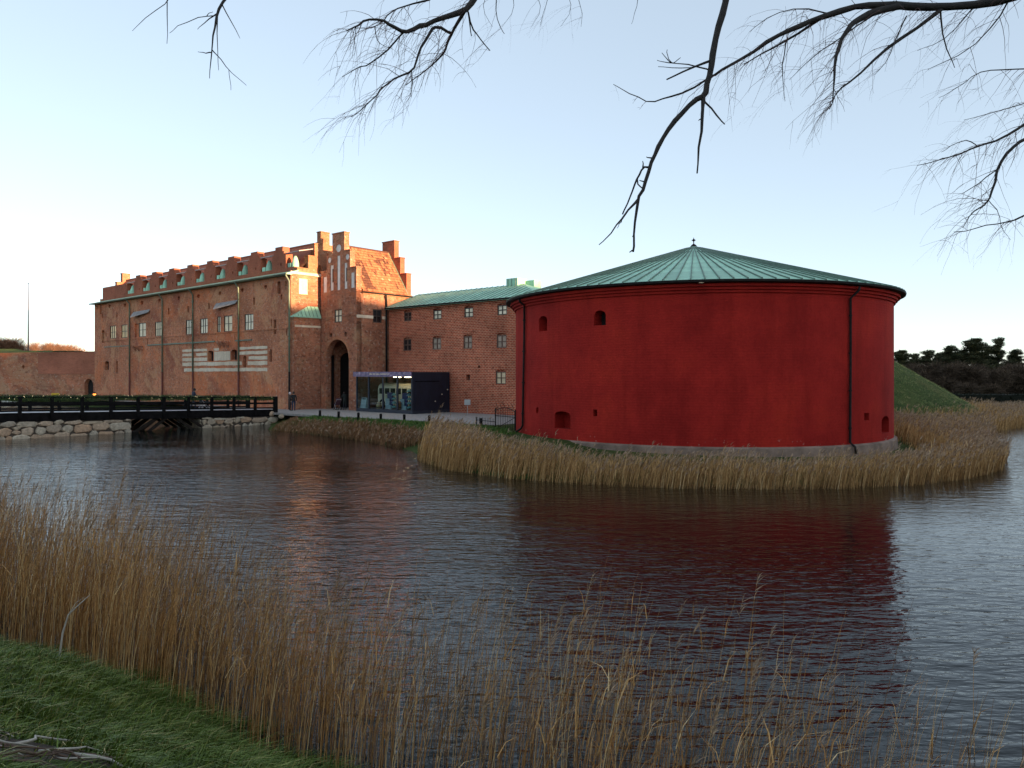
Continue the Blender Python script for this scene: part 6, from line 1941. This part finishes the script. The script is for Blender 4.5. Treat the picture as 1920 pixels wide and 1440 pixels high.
# peeled stick leaning in the reeds, roots on the bare soil
PALEW = plain('peeled_wood', (0.42, 0.38, 0.32), .7, .2, 6)
x, y = at_z(115, 1275, .45); s = y / FPX
pts = [(x, y, .40)] + [((px - 960) * s, y + dy, EYE - (py - HORIZON) * s) for px, py, dy in ((111, 1235, 0), (113, 1190, .05), (124, 1155, .05), (140, 1138, .1), (160, 1120, .1))]
mb = MB(); mb.tube(pts, [.014, .014, .013, .011, .008, .004], 7)
T = Thing('peeled_stick', 'pale bent peeled stick standing at the edge of the reeds', 'stick', pts[0], castle=False)
T.part('stem', mb, PALEW, smooth=True)
mb = MB(); mb.tube([pts[3], (pts[3][0] + .1, pts[3][1], pts[3][2] + .16), (pts[3][0] + .22, pts[3][1], pts[3][2] + .24)], [.006, .004, .002], 5); T.part('side_twig', mb, PALEW)
SOIL = plain('bare_soil', (0.045, 0.030, 0.020), .95, .5, 6, bump=.04)
mb = MB(); N = 14
ring = []
for i in range(N):
    th_ = 2 * pi * i / N; rr_ = 1.05 + .2 * sin(3 * th_) + .1 * sin(5 * th_)
    ring.append((-3.95 + .85 * rr_ * cos(th_), 5.75 + .5 * rr_ * sin(th_)))
G = np.array(ring + [(-3.95, 5.75)]); gz = ground_z(G) + .012
mb.add([(G[i, 0], G[i, 1], gz[i]) for i in range(N + 1)], [(i, (i + 1) % N, N) for i in range(N)])
single('soil', mb, SOIL, kind='structure')
T = Thing('exposed_roots', 'tangle of pale bare tree roots on dark soil in the lower left corner', 'roots', (-3.95, 5.75, 1.6), castle=False)
rg = random.Random(5)
for k in range(26):
    p = np.array([-4.1 + rg.uniform(-.7, .6), 5.65 + rg.uniform(-.35, .45)]); a = rg.uniform(-.9, 1.2); pts = []
    for i in range(7):
        q = p + np.array([cos(a), sin(a)]) * .10 * i + np.array([0, .03 * sin(i * 1.3 + k)])
        pts.append((q[0], q[1], float(ground_z([q])[0]) + .03 + .04 * sin(pi * i / 6)))
        a += rg.uniform(-.35, .35)
    r0 = rg.uniform(.005, .014); mb = MB(); mb.tube(pts, [r0, r0, r0 * .9, r0 * .8, r0 * .65, r0 * .5, r0 * .25], 6); T.part('root', mb, PALEW if k % 3 == 0 else BARKW, smooth=True)

# ================================================================== OVERHANGING TREE
TY = 7.0
DK = plain('wet_bark', (0.024, 0.020, 0.018), .85, .5, 14, bump=.006)
T = Thing('overhanging_tree', 'bare branches of a waterside tree hanging into the top of the picture', 'tree', (8.0, -1.0, 1.0), castle=False)
rg = random.Random(77)
allp = []; dense = []
def limb(px, r0, r1, Y=TY, dy=0.0, name='branch', tw=0, twl=.5, par=None):
    """px: polyline of sight points; the branch swings dy metres in depth along its length"""
    n = len(px); pts = []; rad = []
    if par is not None and dense:            # grow out of the nearest wood already there
        q = min(dense, key=lambda d_: (d_[0] - px[0][0]) ** 2 + (d_[1] - px[0][1]) ** 2)
        if (q[0] - px[0][0]) ** 2 + (q[1] - px[0][1]) ** 2 < 14 ** 2:
            Y = q[2]; px = [(q[0], q[1])] + list(px[1:]); n = len(px)
    for i, (x, y) in enumerate(px):
        f = i / (n - 1); pts.append(at_y(x, y, Y + dy * f)); rad.append((r0 + (r1 - r0) * f) * (.78 if r0 > .03 else .66))
    # smooth by one round of corner cutting and add knots
    out = [pts[0]]; ro = [rad[0]]
    for i in range(n - 1):
        for f in (.25, .75):
            out.append(pts[i].lerp(pts[i + 1], f) + Vector((rg.uniform(-1, 1), rg.uniform(-1, 1), rg.uniform(-1, 1))) * .006); ro.append((rad[i] + (rad[i + 1] - rad[i]) * f) * rg.uniform(.9, 1.12))
    out.append(pts[-1]); ro.append(rad[-1])
    for i in range(len(out) - 1):
        for f in (0, .25, .5, .75):
            w_ = out[i].lerp(out[i + 1], f); dense.append((960 + FPX * w_.x / w_.y, HORIZON - FPX * (w_.z - EYE) / w_.y, w_.y))
    mb = MB(); mb.tube(out, ro, 8 if r0 > .02 else 5)
    ob = T.part(name, mb, DK, par, smooth=True)
    if tw: allp.append((out, ro, tw, twl))
    return out, ob
s = TY / FPX
R1, r1o = limb([(1990, -45), (1920, -12), (1850, 6), (1760, 14), (1690, 10), (1640, 9), (1590, 16), (1530, 36), (1490, 53), (1450, 72), (1400, 105), (1340, 141)], .062, .016, 7.2, -.3, 'limb', 60, .55)
limb([(1340, 141), (1290, 170), (1250, 184), (1220, 192), (1190, 180), (1150, 158)], .018, .004, 6.9, .2, tw=4, twl=.15, par=r1o)
limb([(1690, 12), (1640, 22), (1605, 38), (1590, 52), (1575, 80), (1566, 115), (1562, 150), (1562, 190)], .045, .006, 7.15, -.4, tw=40, twl=.4, par=r1o)
limb([(1770, 18), (1700, 65), (1650, 100), (1600, 150), (1570, 170), (1555, 205)], .028, .005, 7.2, -.3, tw=26, twl=.35, par=r1o)
limb([(1765, 20), (1770, 80), (1790, 127)], .014, .005, 7.2, .1, tw=4, twl=.3, par=r1o)
limb([(1545, 28), (1480, 73), (1440, 95), (1395, 120)], .022, .006, 7.1, .2, tw=14, twl=.35, par=r1o)
limb([(1470, 70), (1468, 110), (1466, 150), (1472, 190)], .010, .003, 7.1, .2, tw=10, twl=.35, par=r1o)
limb([(1890, -10), (1870, 40), (1815, 95), (1740, 130)], .014, .004, 7.3, .3, tw=14, twl=.4, par=r1o)
limb([(1650, 20), (1590, 60), (1520, 110), (1480, 150)], .012, .003, 7.2, .4, tw=14, twl=.35, par=r1o)
limb([(1700, 30), (1680, 70), (1665, 110), (1640, 140)], .010, .003, 7.2, -.5, tw=12, twl=.3, par=r1o)
limb([(1830, 10), (1800, 45), (1760, 80), (1720, 95)], .010, .003, 7.2, .5, tw=12, twl=.35, par=r1o)
limb([(1560, 20), (1500, 15), (1450, 25), (1405, 60)], .012, .003, 7.1, .5, tw=14, twl=.35, par=r1o)
B, bo = limb([(1374, -60), (1366, -30), (1358, 15), (1345, 60), (1335, 115), (1328, 150), (1322, 180), (1300, 190), (1270, 220), (1248, 250), (1230, 285), (1218, 310), (1208, 350), (1195, 375), (1190, 430), (1187, 472)], .046, .012, 6.8, -.3, 'limb')
limb([(1322, 180), (1318, 210), (1313, 260), (1307, 325)], .030, .010, 6.7, -.1, par=bo)
limb([(1325, 186), (1340, 210), (1359, 233)], .016, .008, 6.7, .1, par=bo)
limb([(1332, 112), (1290, 130), (1250, 149)], .018, .010, 6.8, -.1, par=bo)
for q in ([(1330, 134), (1300, 123), (1262, 118), (1232, 113)], [(1300, 127), (1270, 128), (1234, 125)], [(1262, 118), (1252, 108), (1251, 93)], [(1264, 117), (1276, 108)], [(1258, 118), (1241, 99)]):
    limb(q, .012 if len(q) > 3 else .007, .004, 6.8, .05, par=bo)
limb([(1197, 372), (1172, 402), (1152, 430), (1123, 459)], .018, .006, 6.6, -.1, par=bo)
limb([(1216, 311), (1204, 314), (1196, 332), (1188, 352), (1178, 376), (1167, 402)], .016, .010, 6.6, .05, par=bo)
limb([(1196, 335), (1196, 348), (1206, 356)], .011, .009, 6.6, .0, par=bo)
limb([(1166, 405), (1163, 418), (1157, 428)], .008, .003, 6.6, 0, par=bo)
for q in ([(1224, 298), (1212, 294)], [(1211, 340), (1199, 338)], [(1204, 315), (1205, 302)], [(1316, 220), (1310, 226)], [(1187, 472), (1180, 473)], [(1190, 440), (1186, 444)]):
    limb(q, .012, .006, 6.62, 0, 'spur', par=bo)
C, co = limb([(905, -40), (889, 0), (869, 22), (837, 31), (805, 44), (782, 51), (757, 63), (735, 48), (714, 36), (685, 38), (668, 50), (650, 58)], .042, .006, 7.0, -.5, 'limb', 40, .38)
limb([(880, 12), (869, 26), (854, 50), (843, 70), (837, 90), (828, 105), (802, 128), (761, 160)], .030, .005, 7.0, .4, tw=26, twl=.4, par=co)
limb([(843, 61), (820, 48), (808, 58), (793, 82), (783, 108), (773, 134), (747, 143), (717, 163), (703, 182), (677, 207), (658, 219)], .024, .004, 7.0, -.4, tw=34, twl=.42, par=co)
limb([(757, 65), (717, 102), (691, 122), (671, 126), (642, 144)], .014, .004, 6.9, .2, tw=18, twl=.35, par=co)
limb([(878, 20), (884, 50), (898, 70), (919, 95)], .014, .007, 7.0, .2, tw=4, twl=.3, par=co)
limb([(883, 20), (884, 68)], .012, .007, 7.0, .1, par=co)
limb([(812, -4), (802, 1), (764, 9), (741, 18), (723, 32), (706, 52), (665, 52)], .016, .004, 7.1, .2, tw=22, twl=.35, par=co)
limb([(773, 134), (773, 160), (771, 182)], .009, .005, 6.9, 0, tw=6, twl=.4, par=co)
limb([(706, 52), (707, 75), (715, 84), (735, 92)], .008, .002, 6.9, .2, tw=8, twl=.3, par=co)
limb([(668, 50), (665, 80), (660, 110)], .006, .002, 6.8, .2, tw=6, twl=.35, par=co)
limb([(930, -10), (930, 30), (940, 55), (946, 63)], .008, .004, 7.2, .1, tw=3, twl=.3, par=co)
for x0_ in (912, 960, 1005, 1030, 1062, 1080):
    limb([(x0_, -15), (x0_ + rg.uniform(-14, 14), 18), (x0_ + rg.uniform(-20, 24), 50)], .005, .002, 7.4, .3, tw=5, twl=.35, par=co)
limb([(1198, -12), (1192, 20), (1184, 45)], .005, .002, 7.2, .1, par=co)
D, do = limb([(432, -30), (423, 0), (407, 23), (402, 60), (397, 90), (393, 147)], .026, .004, 7.0, -.2, 'limb')
for q, r in (([(405, 25), (408, 77), (410, 132)], .010), ([(400, 96), (412, 106), (427, 130), (462, 160)], .008), ([(427, 130), (433, 169)], .004), ([(420, 10), (450, 72)], .009), ([(404, 24), (387, 40), (370, 55)], .012), ([(398, 23), (383, 30), (340, 45), (318, 62)], .008), ([(397, 97), (384, 99), (371, 97)], .009), ([(388, 33), (392, 26), (399, 22)], .007)):
    limb(q, r, .003, 7.0, rg.uniform(-.2, .2), par=do)
limb([(315, -20), (313, 10), (313, 82)], .010, .004, 7.2, 0, par=do)
limb([(325, -10), (317, 0), (283, 27), (248, 58)], .009, .003, 7.2, .1, par=do)
E, eo = limb([(1985, 225), (1920, 262), (1893, 280), (1872, 310), (1863, 350), (1853, 380), (1820, 400), (1805, 427)], .030, .004, 7.0, -.2, 'limb', 26, .4)
limb([(1960, 205), (1920, 235), (1880, 260), (1833, 275), (1790, 293), (1720, 310)], .024, .004, 7.1, -.4, tw=34, twl=.4, par=eo)
limb([(1872, 317), (1843, 338), (1805, 363)], .010, .004, 7.0, .1, tw=10, twl=.35, par=eo)
limb([(1960, 380), (1920, 405), (1900, 415), (1860, 420), (1817, 432), (1788, 435)], .014, .004, 7.0, .2, tw=14, twl=.35, par=eo)
limb([(1975, 130), (1920, 128), (1867, 130), (1830, 138), (1800, 163), (1760, 183)], .012, .003, 7.3, .4, tw=20, twl=.4, par=eo)
limb([(1975, 175), (1920, 195), (1857, 213), (1807, 225)], .010, .003, 7.2, .3, tw=16, twl=.4, par=eo)
limb([(1833, 275), (1818, 262), (1790, 268), (1765, 285)], .008, .003, 7.0, -.1, tw=6, twl=.3, par=eo)
limb([(1858, 380), (1872, 400), (1880, 430), (1895, 450)], .006, .002, 7.0, .2, tw=10, twl=.3, par=eo)
# trunk and the limbs above the picture that carry these branches
mb = MB(); mb.tube([(8, -1, .2), (7.9, -.8, 2), (7.7, -.5, 4.5), (7.4, -.2, 6.6)], [.42, .34, .3, .26], 12); T.part('trunk', mb, DK, smooth=True)
for pts, rad in (([(7.4, -.2, 6.5), (7.0, 2.6, 8.2), (5.9, 5.6, 8.6), tuple(R1[0])], [.2, .15, .11, .077]), ([(7.4, -.2, 6.6), (6.2, 2.4, 9.2), (4.2, 5.2, 9.9), (2.6, 6.6, 9.3), tuple(B[0])], [.18, .14, .10, .07, .048]),
                 ([(4.2, 5.2, 9.9), (1.6, 6.5, 9.8), (.3, 6.9, 9.0), tuple(C[0])], [.09, .07, .055, .044]), ([(1.6, 6.5, 9.8), (-.8, 6.8, 9.9), (-2.2, 7, 9.0), tuple(D[0])], [.06, .05, .04, .028]),
                 ([(7.0, 2.6, 8.2), (6.6, 5.2, 7.6), tuple(E[0])], [.08, .05, .031])):
    mb = MB(); mb.tube(pts, rad, 8); T.part('limb', mb, DK, smooth=True)
# thin hanging twigs
tv, tf = [], []
tm = MB()
def twig(p, L, r, depth=0):
    d = Vector((rg.gauss(-.55, .45), rg.gauss(0, .45), rg.gauss(-.35, .45))).normalized(); pts = [p]; q = p.copy(); n = 5
    for i in range(n):
        d = (d + Vector((rg.gauss(-.03, .13), rg.gauss(0, .13), -.20 + rg.gauss(0, .10)))).normalized(); q = q + d * (L / n); pts.append(q.copy())
    tm.tube(pts, [r, r * .8, r * .65, r * .5, r * .4, r * .3], 3, cap=False)
    if depth < 1:
        for k in range(rg.choice((0, 1, 1, 2))):
            twig(pts[rg.randint(1, 4)], L * rg.uniform(.35, .6), r * .6, depth + 1)
for out, ro, cnt, L in allp:
    for k in range(int(cnt * 1.1)):
        i = min(len(out) - 2, int((rg.random() ** .7) * (len(out) - 1))); p = out[i].lerp(out[i + 1], rg.random())
        twig(p, L * rg.uniform(.5, 1.5), min(.0034, ro[i] * .5) * rg.uniform(.6, 1.1))
T.part('twigs', tm, plain('twig_bark', (0.10, 0.05, 0.045), .8, .4, 10), kind='stuff')
